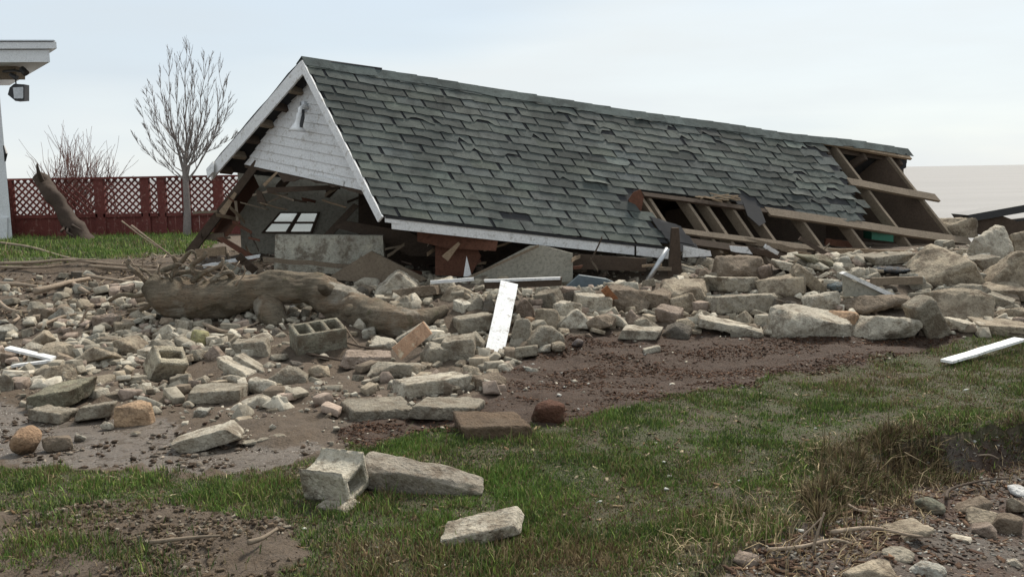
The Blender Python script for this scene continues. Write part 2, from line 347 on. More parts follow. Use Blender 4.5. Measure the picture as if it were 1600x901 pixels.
# ------------------------------------------------------------------ ground and lake
def terrain():
    ys = [-8, -5, -3, -1.5, 0, .8, 1.5]
    while ys[-1] < 45: ys.append(ys[-1]*1.0062+.0005)
    ys = np.array(ys); xs = [0.0]
    while xs[-1] < 60: xs.append(xs[-1]+(0.02 if xs[-1] < 3.5 else 0.02+0.03*(xs[-1]-3.5)**1.15))
    xs = np.array([-x for x in xs[:0:-1]]+xs); X, Y = np.meshgrid(xs, ys); Z = H(X, Y)
    g, gb, m, w, v = zones(X, Y, Z); rub = 1-np.clip(g+gb+m+w+v, 0, 1)
    Z = surf(X, Y, (g, gb, m, w, v))
    nx, ny = len(xs), len(ys); V = np.stack([X, Y, Z], -1).reshape(-1, 3)
    i = np.arange(nx*ny).reshape(ny, nx); Fq = np.stack([i[:-1, :-1], i[:-1, 1:], i[1:, 1:], i[1:, :-1]], -1).reshape(-1, 4)
    o = npmesh('ground', V, Fq, MG, smooth=True, origin=(0, 0, 0)); me = o.data
    a = me.color_attributes.new('zone', 'FLOAT_COLOR', 'POINT'); c = np.stack([np.clip(g+gb, 0, 1), m, w*(1-g), v], -1).astype(np.float32)
    a.data.foreach_set('color', c.ravel()); tag(o, kind='structure'); return o
terrain()
lk = npmesh('lake', [(-6000, 14, -.7), (6000, 14, -.7), (6000, 9000, -.7), (-6000, 9000, -.7)], [(0, 1, 2, 3)], M_LAKE, origin=(0, 0, 0)); tag(lk, kind='structure')

# ------------------------------------------------------------------ collapsed shed
A = at(476, 92, 11.0); B = at(1416, 234, 14.0); C = at(601, 335, 9.9); D = at(1575, 434, 12.9)
Ew = at(331, 262, 12.1); U = unit(B-A); Fw = Ew+(B-A)
NS = unit(np.cross(B-A, C-A)); NS = NS if NS[1] < 0 or NS[2] > 0 else -NS
if NS[2] < 0: NS = -NS
NG = -unit(np.cross(C-A, Ew-A));                       # outward normal of the gable plane
if NG.dot(U) > 0: NG = -NG
NL = unit(np.cross(Ew-A, B-A)); NL = NL if NL[2] > 0 else -NL
def S(u, v, n=0.0):
    u = np.asarray(u, float)[..., None]; v = np.asarray(v, float)[..., None]
    sag = (-.05*np.sin(np.pi*np.clip(u, 0, 1))*(1-.3*v))+.012*np.sin(u*23+v*3)*np.clip(u*2-.6, 0, 1)
    return (A*(1-u)+B*u)*(1-v)+(C*(1-u)+D*u)*v+NS*(np.asarray(n, float)[..., None] if np.ndim(n) else n)+np.array([0, 0, 1.])*sag
def uv(px, py, n=0.0):
    p = np.array([.5, .5])
    for _ in range(30):
        def g(q):
            x, y = proj(S(q[0], q[1], n)); return np.array([float(x)-px, float(y)-py])
        r = g(p); J = np.array([(g(p+e)-r)/1e-5 for e in (np.array([1e-5, 0]), np.array([0, 1e-5]))]).T
        p = p-np.linalg.solve(J, r)
    return p
shed = empty('collapsed_shed', (A[0]+1.5, A[1]-.5, .35), 'collapsed shed lying on rubble under a torn dark green-grey shingle roof', 'shed')
tear = [uv(*p) for p in ((1045, 381), (1018, 345), (985, 312), (1000, 298), (1060, 303), (1110, 308), (1180, 322), (1250, 333), (1310, 343), (1352, 346))]
redge = [uv(*p) for p in ((1352, 346), (1345, 318), (1318, 276), (1300, 245), (1272, 212))]
ROOF = [(0, 0)]+[(0, 1.0)]+[(uv(800, 355)[0], 1.0)]+[tuple(q) for q in tear]+[tuple(q) for q in redge]+[(redge[-1][0], 0)]
eave_v = 1.0
# sheathing: fine cells of the patch kept inside the torn outline
def deck():
    nu, nv = 150, 44; us = np.linspace(0, 1, nu+1); vs = np.linspace(0, 1.0, nv+1); b = []; f = []
    uc, vc = np.meshgrid((us[:-1]+us[1:])/2, (vs[:-1]+vs[1:])/2, indexing='ij')
    keep = inpoly(uc+.006*fbm(uc*60, vc*25, 0, 4, 3), vc+.02*fbm(uc*40+9, vc*20, 0, 8, 3), ROOF)
    ii = lambda i, j, t: (i*(nv+1)+j)*2+t
    uu, vv = np.meshgrid(us, vs, indexing='ij'); T = S(uu, vv, -.004); Bt = S(uu, vv, -.024)
    V = np.stack([T, Bt], 2).reshape(-1, 3)
    for i in range(nu):
        for j in range(nv):
            if not keep[i, j]: continue
            f.append((ii(i, j, 0), ii(i+1, j, 0), ii(i+1, j+1, 0), ii(i, j+1, 0))); f.append((ii(i, j+1, 1), ii(i+1, j+1, 1), ii(i+1, j, 1), ii(i, j, 1)))
            for (di, dj, p, q) in ((-1, 0, (i, j+1), (i, j)), (1, 0, (i+1, j), (i+1, j+1)), (0, -1, (i, j), (i+1, j)), (0, 1, (i+1, j+1), (i, j+1))):
                a, c = i+di, j+dj
                if not (0 <= a < nu and 0 <= c < nv and keep[a, c]): f.append((ii(*p, 0), ii(*p, 1), ii(*q, 1), ii(*q, 0)))
    npmesh('roof_deck', V, f, M_VOID, parent=shed)
deck()
def shingles():
    V = []; Fc = []; T = []; rows = 18; ntab = 25; K = 6
    for r in range(rows):
        v0 = r/rows; v1 = (r+1)/rows+.004
        for k in range(-1, ntab+1):
            u0 = (k+(.5 if r % 2 else 0)+rng.normal(0, .025))/ntab; u1 = u0+1/ntab-.0024
            u0 = max(u0, -.004); u1 = min(u1, 1)
            if u1-u0 < .006: continue
            uc, vc = (u0+u1)/2, (v0+v1)/2
            wear = float(np.clip((uc-.22)*1.25+.7*fbm(uc*7, vc*4, 0, 91, 3), 0, 1))*(1-.35*(vc > .8))
            wear = max(wear, .12 if fbm(uc*11, vc*9, 0, 15, 2) > .28 else 0)
            ok = inpoly(np.array([u0+.01, u1-.01, uc]), np.array([vc, vc, v1-.02]), ROOF)
            if ok.sum() < 2: continue
            if rng.random() < .085*wear**1.5+.001: continue
            us = np.linspace(u0, u1, K); b = len(V); lift = rng.random() < .22*wear+.01
            curl = rng.uniform(.006, .024) if lift else rng.uniform(0, .004); side = rng.integers(0, 3)
            rag = rng.normal(0, .0065*wear+.0007, K); miss = np.zeros(K)
            if rng.random() < .6*wear: c0 = rng.integers(0, K); miss = np.where(abs(np.arange(K)-c0) < rng.integers(1, 3), rng.uniform(.01, .04), 0)
            skew = rng.normal(0, .0025+.003*wear)
            for q, uq in enumerate(us):
                w = {0: 1, 1: q/(K-1), 2: 1-q/(K-1)}[int(side)]
                vb = v1+rag[q]-miss[q]+skew*(q/(K-1)-.5)
                V += [S(uq, v0-.006, .003), S(uq, v0*.45+vb*.55, .008), S(uq, vb, .0115+curl*w), S(uq, vb, .006+curl*w)]
            tone = np.array([.094, .104, .095])*np.exp(rng.normal(-.02, .062))*(1-.42*wear*rng.random())
            if rng.random() < .06+.16*wear: tone *= .55
            if rng.random() < .10*wear: tone = tone*1.25+np.array([.012, .014, .010])
            tone *= np.array([1+rng.normal(0, .02), 1, 1+rng.normal(0, .03)])
            T += [tone]*(K*4)
            for q in range(K-1):
                o = b+4*q
                for a in (0, 1, 2): Fc.append((o+a, o+4+a, o+5+a, o+1+a))
            Fc.append((b, b+1, b+2, b+3)); e = b+4*(K-1); Fc.append((e+3, e+2, e+1, e))
    o = npmesh('shingles', V, Fc, M_SH, tint=np.array(T), parent=shed)
    # ridge caps
    V = []; Fc = []; T = []; n = 34
    for k in range(n):
        u0, u1 = k/n*1.0-.004, (k+1)/n*1.0+.004; b = len(V); l0, l1 = .010+rng.uniform(0, .006), .016+rng.uniform(0, .010)
        for uq, l in ((u0, l0), (u1, l1)):
            p = S(uq, 0, 0); vv = .052+rng.normal(0, .004)
            lft = unit(Ew-A)
            V += [S(uq, vv, l), p+np.array([0, 0, 1.])*(l+.012), p+lft*.12+NL*l]
        Fc += [(b, b+3, b+4, b+1), (b+1, b+4, b+5, b+2)]; tone = np.array([.085, .100, .095])*np.exp(rng.normal(0, .15)); T += [tone]*6
    npmesh('ridge_cap', V, Fc, M_SH, tint=np.array(T), parent=shed)
shingles()
Vd = unit(C-A); Vl = unit(Ew-A)
# far roof slope: a slab with its shingle edge showing along the rake
b = MB(); b.poly_prism([A-NL*.01-[0, 0, .075], Ew, Fw, B-NL*.01-[0, 0, .075]], -NL*.022); b.build('far_roof_slope', M_VOID, shed)
b = MB(); b.board(A+NG*.02+NL*.028, Ew+NG*.02+Vl*.05+NL*.028, U*.9, -NL*.034, 14, .004); b.build('rake_shingle_edge', M_VOID, shed)
# barge boards and fascia
PL = np.cross(NG, Vl); PL = PL if PL[2] < 0 else -PL; PR = np.cross(NG, Vd); PR = PR if PR[2] < 0 else -PR
b = MB(); b.board(A+NG*.045+PL*.02+Vl*.02, Ew+NG*.045+PL*.02+Vl*.02, PL*.15, -NG*.022, 6, .001); b.build('barge_board', W_SIDING, shed)
b = MB(); b.board(A+NG*.047+PR*.004+Vd*.03, C+NG*.047+PR*.004+Vd*.03, PR*.085, -NG*.022, 6, .001); b.build('barge_board', W_SIDING, shed)
b = MB(); b.board(A+NG*.05+Vd*.0, A+NG*.05+Vd*1.0*np.linalg.norm(C-A), U*.5, NS*.002, 1); 
b = MB(); b.poly_prism([Ew+NG*.07-NL*.02-Vl*.16, Ew+NG*.07-NL*.02+Vl*.02, Ew+NG*.07-NL*.19-Vl*.02, Ew+NG*.07-NL*.19-Vl*.15], -NG*.02); b.build('eave_return', W_WHITE, shed)
def eave(px, off=.02):
    u = uv(px, 357)[0] if False else None
def eavept(px):
    lo, hi = 0.0, 1.0
    for _ in range(40):
        mid = (lo+hi)/2; x, _y = proj(S(mid, 1.0, 0))
        if x < px: lo = mid
        else: hi = mid
    return lo
dn = unit(np.array([0, 0, -1.])+NS*.0)
u1, u2, u3 = eavept(612), eavept(992), eavept(1046)
fw = np.array([0, 0, -1.])*.128
ed = unit(D-C)
P = lambda u, a=0., z=0.: S(u, 1.0, 0)+Vd*a+np.array([0, 0, z])
b = MB(); b.board(P(0.0, .0, -.02), P(u1+.01, 0, -.02), np.array([0, 0, -.06]), np.array([0, .025, 0])); b.build('fascia_end', W_WHITE, shed)
b = MB()
b.v = []; n = 12
for i in range(n): b.board(P(u1+(u2-u1)*i/n, -.012, -.022), P(u1+(u2-u1)*(i+1)/n+(.0), -.012, -.022), fw, np.array([0, .024, 0]))
b.build('fascia', W_WHITE, shed, 'long white fascia board under the eave')
b = MB(); b.board(P(u2+.002, .004, -.028), P(u3, .004, -.035), fw*.86, np.array([0, .024, 0])); b.build('fascia_end', W_WHITE, shed)
# drip edge (dark line)
b = MB()
for i in range(16): b.board(P(u3*i/16, .012, -.002), P(u3*(i+1)/16, .012, -.002), np.array([0, 0, -.026]), np.array([0, .012, 0]))
b.build('drip_edge', M_VOID, shed)
# rafters of the near slope, where the stripped corner shows them
ru = sorted([uv(1045, 350)[0], uv(1130, 352)[0], uv(1205, 362)[0], uv(1284, 380)[0], uv(1358, 388)[0], uv(1372, 310)[0], uv(1452, 320)[0]])
full = [uv(1372, 310)[0], uv(1452, 320)[0]]
for u in list(np.linspace(.03, .55, 8))+ru:
    v1 = 1.0 if u < .5 else (.98 if u in ru and u not in full else 1.04)
    b = MB(); du = U*.045; b.board(S(u, .02, -.03)-du/2, S(u, v1, -.03)-du/2, U*.045, -NS*.14, 8, .0015); b.build('rafter', W_GREY, shed)
for u in np.linspace(.09, .98, 13):
    p0 = A+(B-A)*u-NL*.05-np.array([0, 0, .10]); b = MB(); b.board(p0, p0+(Ew-A)*1.0, U*.045, -NL*.12); b.build('far_rafter', W_DARK, shed)
def pboard(x0, y0, x1, y1, wpx, name, mat, n=.0, th=.03, seg=6, wob=.003):
    a, c = uv(x0, y0, n), uv(x1, y1, n); p0, p1 = S(a[0], a[1], n), S(c[0], c[1], n)
    w = wpx*((p0[1]+p1[1])/2)/F; b = MB(); b.board(p0, p1, Vd*w*1.05, -NS*th, seg, wob); return b.build(name, mat, shed)
pboard(1277, 213, 1417, 238, 13, 'ridge_batten', W_TAN, .012, .035)
pboard(1322, 277, 1461, 303, 14, 'batten', W_GREY, .012, .035)
pboard(1002, 299, 1200, 326, 8, 'batten', W_DARK, .008, .03)
pboard(1195, 323, 1512, 371, 15, 'batten', W_GREY, .010, .035)
pboard(1050, 354, 1330, 391, 10, 'lower_batten', W_GREY, .008, .03)
pboard(1052, 368, 1300, 404, 13, 'eave_board', W_DARK, .0, .03)
# ridge stub, sagging far end
b = MB(); b.board(B+U*.02-np.array([0, 0, .03]), B-U*1.3-np.array([0, 0, .03]), np.array([0, 0, -.16]), np.array([0, .04, 0])); b.build('ridge_beam', W_DARK, shed)
b = MB(); b.poly_prism([at(1404, 243, 13.9), at(1417, 240, 13.9), at(1416, 262, 13.9), at(1404, 268, 13.9)], np.array([.01, .05, 0])); b.build('torn_felt', M_VOID, shed)
# tangled splinters at the head of the tear
def splinter(pts, Y, th, name, mat, parent, **k):
    b = MB(); b.poly_prism([at(x, y, Y) for x, y in pts], np.array([0, th, 0])); return b.build(name, mat, parent, **k)
a = uv(993, 318); Yt = S(a[0], a[1])[1]-.02
splinter([(982, 312), (990, 300), (1001, 296), (1006, 308), (1002, 330), (996, 334), (985, 326)], Yt, .03, 'splintered_sheathing', W_RUST, shed)
b = MB()
for k in range(18):
    x = rng.uniform(1085, 1140); y = 305+(x-1100)*.12+rng.uniform(-5, 6); q = uv(x, y, .02); p = S(q[0], q[1], .02); b.board(p, p+U*rng.uniform(.05, .2)+NS*rng.uniform(0, .05)+Vd*rng.uniform(-.03, .05), Vd*.015, NS*.008)
b.build('splinters', W_TAN, shed)
q = uv(1170, 340, .03); p = S(q[0], q[1], .03); 
b = MB(); b.poly_prism([S(*uv(x, y), .03) for x, y in ((1158, 318), (1185, 326), (1194, 350), (1184, 356), (1166, 340))], NS*.008); b.build('hanging_shingle', M_VOID, shed)
# loose flap of shingles at the lower tear
for k in range(7):
    u0, v0 = uv(1014+k*5.2, 340+k*6.2); p = S(u0, v0, .018); b = MB(); b.board(p, p+U*.33+Vd*.05*rng.uniform(.5, 1.5)+NS*rng.uniform(.0, .05)-np.array([0, 0, .03]), Vd*.15, NS*.006, 3, .004); o = b.build('loose_shingle', M_VOID, shed)

# gable wall: lap siding recessed behind the barge boards
gp0 = A-NG*.16
def ong(px, py, off=0.0):
    d = ray(px, py); o = np.array([0, 0, CAMZ]); g = gp0+NG*off; t = (g-o).dot(NG)/d.dot(NG); return o+d*t
ap, bl, br = ong(480, 118), ong(383, 257), ong(584, 301)
nrow = 11; b = MB()
for k in range(nrow):
    s0, s1 = k/nrow, (k+1)/nrow+.0
    q = [ap*(1-s)+bl*s for s in (s0, s1)]; w = [ap*(1-s)+br*s for s in (s0, s1)]
    bb = len(b.v); o0, o1 = NG*.0, NG*.016
    b.v += [q[0]+o0, w[0]+o0, w[1]+o1, q[1]+o1, q[1]-NG*.01, w[1]-NG*.01]; b.f += [(bb, bb+1, bb+2, bb+3), (bb+3, bb+2, bb+5, bb+4)]
b.build('gable_siding', W_SIDING, shed)
b = MB(); b.poly_prism([bl*.5+br*.5+NG*.018+(br-bl)*.02, bl*.2+br*.8+NG*.018, bl*.22+br*.78+NG*.018+(ap-bl)*.05, bl*.47+br*.53+NG*.018+(ap-bl)*.045], NG*.01); b.build('trim_board', W_WHITE, shed)
# ragged lower edge of the siding
b = MB(); m = 24
edge = [bl+(br-bl)*i/m+NG*.004 for i in range(m+1)]; dnv = unit((bl+br)/2-ap)
low = [p+dnv*(.012+.035*rng.random()+(.06 if .25 < i/m < .5 and rng.random() < .5 else 0)) for i, p in enumerate(edge)]
for i in range(m): b.poly_prism([edge[i], edge[i+1], low[i+1], low[i]], -NG*.012)
b.build('splintered_edge', W_DARK, shed)
for k in range(6):   # lookouts under the left rake
    s = .16+.15*k; p = A+(Ew-A)*s-NL*.05; b = MB(); b.board(p+NG*.01+PL*.05, p-NG*.16+PL*.05, Vl*.05, PL*.09); b.build('lookout', W_DARK if k % 2 else W_GREY, shed)
# gooseneck barn lamp
lp = ong(476, 168, .02)
lamp_rt = MB(); arc = [ong(480, 168, .02), ong(474, 166, .10), ong(469, 170, .17), ong(468, 180, .19)]
lamp_rt.tube(arc, [.024]*4, 8); la = lamp_rt.build('wall_lamp', M_LAMP, shed, smooth=True)
b = MB(); b.tube([ong(477, 160, .0), ong(477, 176, .0)], [.06, .06], 10); b.build('lamp_base', M_METAL, la)
b = MB(); b.tube([ong(468, 177, .19), ong(467, 186, .19), ong(466, 193, .19), ong(465, 199, .19), ong(464.5, 205, .19)], [.03, .034, .042, .07, .105], 14); b.build('lamp_shade', M_LAMP, la, smooth=True)
b = MB(); b.tube([ong(474, 172, .13), ong(473, 184, .17), ong(470, 199, .19)], [.014, .022, .02], 6); b.build('lamp_cable', M_BLACK, la)

# back wall under the far eave with its four-light window
w0 = Ew+np.array([.25, .25, 0]); wd = unit(np.array([U[0], U[1], 0])); wn = np.array([-wd[1], wd[0], 0.])
def onw(px, py, off=0.0):
    d = ray(px, py); o = np.array([0, 0, CAMZ]); g = w0+wn*off; t = (g-o).dot(wn)/d.dot(wn); return o+d*t
ho = [onw(437, 331), onw(500, 331), onw(488, 364), onw(408, 364)]
top = w0[2]-.0
outer = [w0+np.array([0, 0, 0.0]), w0+wd*3.2+np.array([0, 0, -.35]), w0+wd*3.2+np.array([0, 0, -1.5]), w0+np.array([0, 0, -1.4])]
b = MB()
for i in range(4): b.poly_prism([outer[i], outer[(i+1) % 4], ho[(i+1) % 4], ho[i]], wn*.05)
b.build('back_wall', W_STUCCO, shed)
b = MB(); b.poly_prism([at(1040, 330, 13.0), at(1412, 262, 15.1), at(1412, 425, 15.0), at(1040, 445, 12.9)], (0, .05, 0)); b.build('daylight_screen', W_DARK, shed)  # dark panel added so no bright horizon shows between the rafters
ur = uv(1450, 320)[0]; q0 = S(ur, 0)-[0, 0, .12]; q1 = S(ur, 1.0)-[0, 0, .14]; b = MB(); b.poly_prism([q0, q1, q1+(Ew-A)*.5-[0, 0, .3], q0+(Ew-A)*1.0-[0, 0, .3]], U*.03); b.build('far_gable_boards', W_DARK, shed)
b = MB(); b.poly_prism([w0+wd*3.2+[0, 0, -.2], w0+wd*8.0+[0, 0, -.95], w0+wd*8.0+[0, 0, -2.1], w0+wd*3.2+[0, 0, -1.5]], wn*.05); b.build('back_wall', W_DARK, shed)
win = MB()
lerp = lambda s, t, off=0.0: (ho[0]*(1-s)+ho[1]*s)*(1-t)+(ho[3]*(1-s)+ho[2]*s)*t-wn*off
for (s0, t0, s1, t1) in ((0, 0, 1, .07), (0, .93, 1, 1), (.46, .07, .55, .93), (0, .07, .05, .93), (.95, .07, 1, .93), (.05, .46, .46, .56), (.55, .46, .95, .56)):
    win.poly_prism([lerp(s0, t0, .035), lerp(s1, t0, .035), lerp(s1, t1, .035), lerp(s0, t1, .035)], wn*.06)
wo_ = win.build('window', W_DARK, shed)
for s0, s1 in ((.05, .46), (.55, .95)):
    for t0, t1 in ((.07, .46), (.56, .93)):
        b = MB(); b.poly_prism([lerp(s0, t0, -.01), lerp(s1, t0, -.01), lerp(s1, t1, -.01), lerp(s0, t1, -.01)], wn*.004); b.build('pane', M_GLASS, wo_)
# collapsed corner at the left
splinter([(398, 250), (408, 256), (306, 392), (288, 393)], 11.75, .06, 'corner_post', W_DARK, shed)
b = MB(); b.poly_prism([at(392, 268, 11.9), at(407, 300, 12.6), at(346, 380, 12.6), at(330, 372, 11.95), at(345, 330, 11.9)], np.array([.01, .02, 0])); b.build('torn_sheathing', W_RUST, shed)
splinter([(400, 296), (408, 300), (417, 318), (414, 323), (402, 316)], 11.5, .03, 'hanging_splinter', W_DARK, shed)
splinter([(338, 372), (347, 370), (404, 404), (392, 407)], 11.4, .04, 'broken_brace', W_RUST, shed)
splinter([(342, 330), (366, 300), (370, 303), (350, 338)], 11.7, .02, 'broken_lath', W_TAN, shed)
splinter([(366, 314), (370, 314), (373, 345), (369, 345)], 11.6, .02, 'broken_lath', W_GREY, shed)
splinter([(416, 293), (530, 289), (530, 296), (418, 302)], 11.2, .08, 'loose_joist', W_DARK, shed)
splinter([(410, 288), (432, 268), (434, 270), (414, 292)], 11.0, .02, 'broken_lath', W_TAN, shed)
splinter([(500, 372), (552, 318), (560, 322), (516, 372)], 11.3, .05, 'fallen_stud', W_DARK, shed)
splinter([(590, 372), (520, 355), (540, 345), (640, 362), (700, 400), (640, 400)], 11.0, .05, 'fallen_panel', W_DARK, shed)
# dark panel added deep under the roof so that no daylight comes in below
b = MB(); b.poly_prism([at(560, 300, 11.9), at(1050, 372, 12.8), at(1050, 470, 12.4), at(560, 440, 11.9)], np.array([0, .05, 0])); b.build('daylight_screen', W_DARK, shed)
# pieces showing below the fascia
splinter([(652, 361), (778, 376), (775, 392), (700, 388), (652, 377)], 10.35, .03, 'sheathing_panel', W_RUST, shed)
splinter([(680, 377), (742, 383), (752, 400), (735, 432), (680, 430)], 10.5, .04, 'torn_sheathing', W_RUST, shed)
splinter([(690, 400), (716, 378), (719, 381), (700, 408)], 10.25, .02, 'broken_lath', W_TAN, shed)
splinter([(729, 400), (737, 432), (724, 432)], 10.3, .02, 'broken_lath', W_SIDING, shed)
splinter([(735, 432), (828, 384), (850, 384), (895, 396), (895, 440), (740, 444)], 10.4, .04, 'siding_panel', W_STUCCO, shed)
splinter([(895, 396), (1010, 404), (1010, 424), (895, 420)], 10.7, .04, 'siding_panel', W_DARK, shed)
b = MB(); b.board(at(732, 436, 10.25), at(842, 386, 10.3), np.array([0, 0, .03]), np.array([0, .02, 0])); b.build('panel_trim', W_GREY, shed)
splinter([(1050, 356), (1061, 356), (1066, 432), (1044, 432)], 10.7, .08, 'corner_post', W_DARK, shed)
splinter([(1068, 384), (1110, 392), (1112, 400), (1067, 402)], 10.9, .02, 'white_trim', W_WHITE, shed)
splinter([(1140, 384), (1168, 386), (1176, 397), (1150, 394), (1142, 392)], 11.0, .02, 'white_trim', W_WHITE, shed)
b = MB(); b.tube([at(1043, 388, 10.35), at(1011, 440, 10.25)], [.028, .028], 8); b.build('downspout', M_METAL, shed, smooth=True)
splinter([(1362, 358), (1396, 364), (1396, 378), (1362, 374)], 12.7, .3, 'green_crate', M_GREEN, None, label='green plastic crate showing between the bare rafters of the shed', cat='crate')

# ------------------------------------------------------------------ neighbouring house corner at the left edge
house = empty('white_house', (-10.5, 16.3, .5), 'corner of a white house with boxed eave and floodlight at the left edge', 'house')
Yh = 16.0
def bx(x0, y0, x1, y1, Y, th, name, mat, parent, **k): return splinter([(x0, y0), (x1, y0), (x1, y1), (x0, y1)], Y, th, name, mat, parent, **k)
b = MB(); p = at(8, 225, Yh); sk = np.array([-1.75, 3.0, 0]); b.poly_prism([(p[0], Yh, .4), (p[0]-.03, Yh, 3.25), (p[0]-4, Yh, 3.25), (p[0]-4, Yh, .4)], sk); b.build('wall', W_BUILD, house)
b = MB(); z0 = at(40, 68, Yh-.5)[2]; xe = at(93, 72, Yh-.5)[0]
b.poly_prism([(xe, Yh-.6, z0+.0), (xe, Yh-.6, z0-.10), (xe-4.5, Yh-.6, z0-.04), (xe-4.5, Yh-.6, z0+.06)], (-2.6, 3.8, 0)); b.build('gutter_board', W_BUILD, house)
b = MB(); b.poly_prism([(xe-.03, Yh-.62, z0+.03), (xe, Yh-.62, z0+.01), (xe-4.5, Yh-.62, z0+.07), (xe-4.5, Yh-.62, z0+.10)], (-2.6, 3.8, 0)); b.build('roof_edge', M_METAL, house)
xf = at(80, 90, Yh-.5)[0]
b = MB(); b.poly_prism([(xf, Yh-.55, z0-.11), (xf, Yh-.55, z0-.30), (xf-4.4, Yh-.55, z0-.25), (xf-4.4, Yh-.55, z0-.05)], (-2.5, 3.6, 0)); b.build('fascia', W_BUILD, house)
bx(-30, 101, 25, 122, Yh-.02, .3, 'wall_vent', W_GREY, house)
bx(-20, 340, 11, 380, Yh-.05, .1, 'wall_plinth', W_BUILD, house)
fl = empty('floodlight', at(20, 120, Yh-.2), 'dark twin floodlight hanging from the eave of the white house', 'floodlight'); 
b = MB(); b.tube([at(5, 112, Yh-.1), at(22, 110, Yh-.25), at(36, 113, Yh-.3)], [.02, .02, .02], 6); b.build('bracket', M_BLACK, fl)
b = MB(); b.tube([at(34, 107, Yh-.3), at(41, 115, Yh-.33)], [.045, .055], 10); b.build('lamp_head', M_BLACK, fl)
b = MB(); b.tube([at(16, 116, Yh-.25), at(26, 122, Yh-.27)], [.03, .045], 10); b.build('sensor', M_BLACK, fl)
b = MB(); b.poly_prism([at(15, 137, Yh-.3), at(22, 131, Yh-.3), at(38, 132, Yh-.3), at(38, 157, Yh-.3), at(24, 158, Yh-.3), at(12, 148, Yh-.3)], (0, .16, 0)); b.build('lamp_head', M_BLACK, fl)
b = MB(); b.tube([at(24, 120, Yh-.27), at(25, 132, Yh-.25)], [.012, .012], 6); b.build('arm', M_BLACK, fl)
b = MB(); b.poly_prism([at(20, 137, Yh-.32), at(36, 136, Yh-.32), at(36, 154, Yh-.32), at(22, 154, Yh-.32)], (0, .015, 0)); b.build('lens', M_plain if False else M_METAL, fl)
hk = MB(); hk.tube([at(6, 228, Yh-.05), at(9, 240, Yh-.12), at(8, 252, Yh-.05)], [.015, .03, .012], 6); hk.build('tap', M_BLACK, house)

# ------------------------------------------------------------------ fence
Yf = 16.7
fence = empty('lattice_fence', (at(180, 364, Yf)[0], Yf, .5), 'dark red fence of lattice panels above solid boards behind the lawn', 'fence')
posts = [16, 156, 227, 253, 291, 341, 392]
zt, zl, zb = at(200, 279, Yf)[2], at(200, 336, Yf)[2], .45
def X(px): return at(px, 300, Yf)[0]
for k, px in enumerate(posts):
    w = (.12, .17, .15, .14, .14, .16, .12, .12)[k]; b = MB(); b.box((X(px), Yf, (zt+zb)/2-.0), w, .09, zt-zb+.05); b.build('post', W_FENCE, fence)
b = MB(); b.box(((X(10)+X(396))/2, Yf-.01, zt+.015), X(396)-X(10), .12, .035); b.build('top_rail', W_FENCE, fence)
for k in range(len(posts)-1):
    x0, x1 = X(posts[k])+.05, X(posts[k+1])-.05; b = MB(); s = .117; 
    for sg in (1, -1):
        x = x0-(zt-zl) if sg > 0 else x0
        t = x
        while t < x1+(zt-zl):
            # clip the diagonal strip to the panel
            pts = [(t, zl), (t+sg*(zt-zl), zt)]
            if sg < 0: pts = [(t, zl), (t-(zt-zl), zt)]
            (xa, za), (xb, zb2) = pts
            def clip(xc):
                return za+(zb2-za)*(xc-xa)/(xb-xa)
            P0, P1 = [xa, za], [xb, zb2]
            for Pq in (P0, P1):
                if Pq[0] < x0: Pq[1] = clip(x0); Pq[0] = x0
                if Pq[0] > x1: Pq[1] = clip(x1); Pq[0] = x1
            if abs(P0[1]-P1[1]) > .03 and rng.random() > .025:
                b.board((P0[0]-.02, Yf+(.004 if sg > 0 else -.012), P0[1]), (P1[0]-.02, Yf+(.004 if sg > 0 else -.012), P1[1]), (.042, 0, 0), (0, .012, 0))
            t += s
    b.build('lattice_panel', W_FENCE, fence)
    n = max(1, int((x1-x0)/.14)); b = MB(); bw = (x1-x0)/n
    for i in range(n): b.box((x0+bw*(i+.5), Yf+.0+rng.uniform(-.004, .004), (zl+zb)/2), bw-.008, .025, zl-zb)
    b.box(((x0+x1)/2, Yf-.02, zl), x1-x0, .05, .06); b.build('board_panel', W_FENCE, fence)

W_DKBARK = m_wood('dark_bark', (.030, .020, .015), (.075, .052, .038), 1)
# ------------------------------------------------------------------ trees and shrubs
def grow(b, p, d, r, ln, depth, up, spread, nseg=5, rmin=.004):
    pts = [p]; rs = [r]; cur = p.copy(); dd = unit(d)
    for i in range(nseg):
        dd = unit(dd+rng.normal(0, .07, 3)+np.array([0, 0, up*.05])); cur = cur+dd*ln/nseg; pts.append(cur.copy()); rs.append(max(rmin*.7, r*(1-.62*(i+1)/nseg)))
    b.tube(pts, rs, 5 if r > .02 else 3, 0)
    if depth == 0: return
    for i in range(1, nseg+1):
        for _ in range(2 if rng.random() < .45 else 1):
            if rng.random() < .14: continue
            a = rng.uniform(0, 6.28); s = rng.normal(0, 1, 3); s -= dd*s.dot(dd); s = unit(s)
            nd = unit(dd+s*spread*rng.uniform(.7, 1.2)+np.array([0, 0, up*.22]))
            grow(b, pts[i], nd, max(rmin, rs[i]*.62), ln*rng.uniform(.42, .62)*(1-.08*i), depth-1, up, spread, nseg, rmin)
tp = gp(291, 350); tp = np.array([at(291, 350, 16.2)[0], 16.2, .5])
tree = empty('bare_tree', tp, 'slender bare tree fanning upward in front of the lattice fence', 'tree')
fork = at(289, 262, 16.2); b = MB(); b.tube([tp-[0, 0, .05], tp*.6+fork*.4+[.02, 0, 0], fork], [.075, .058, .048], 9, .04); b.build('trunk', M_TREE, tree)
b = MB(); ppx = 16.2/F
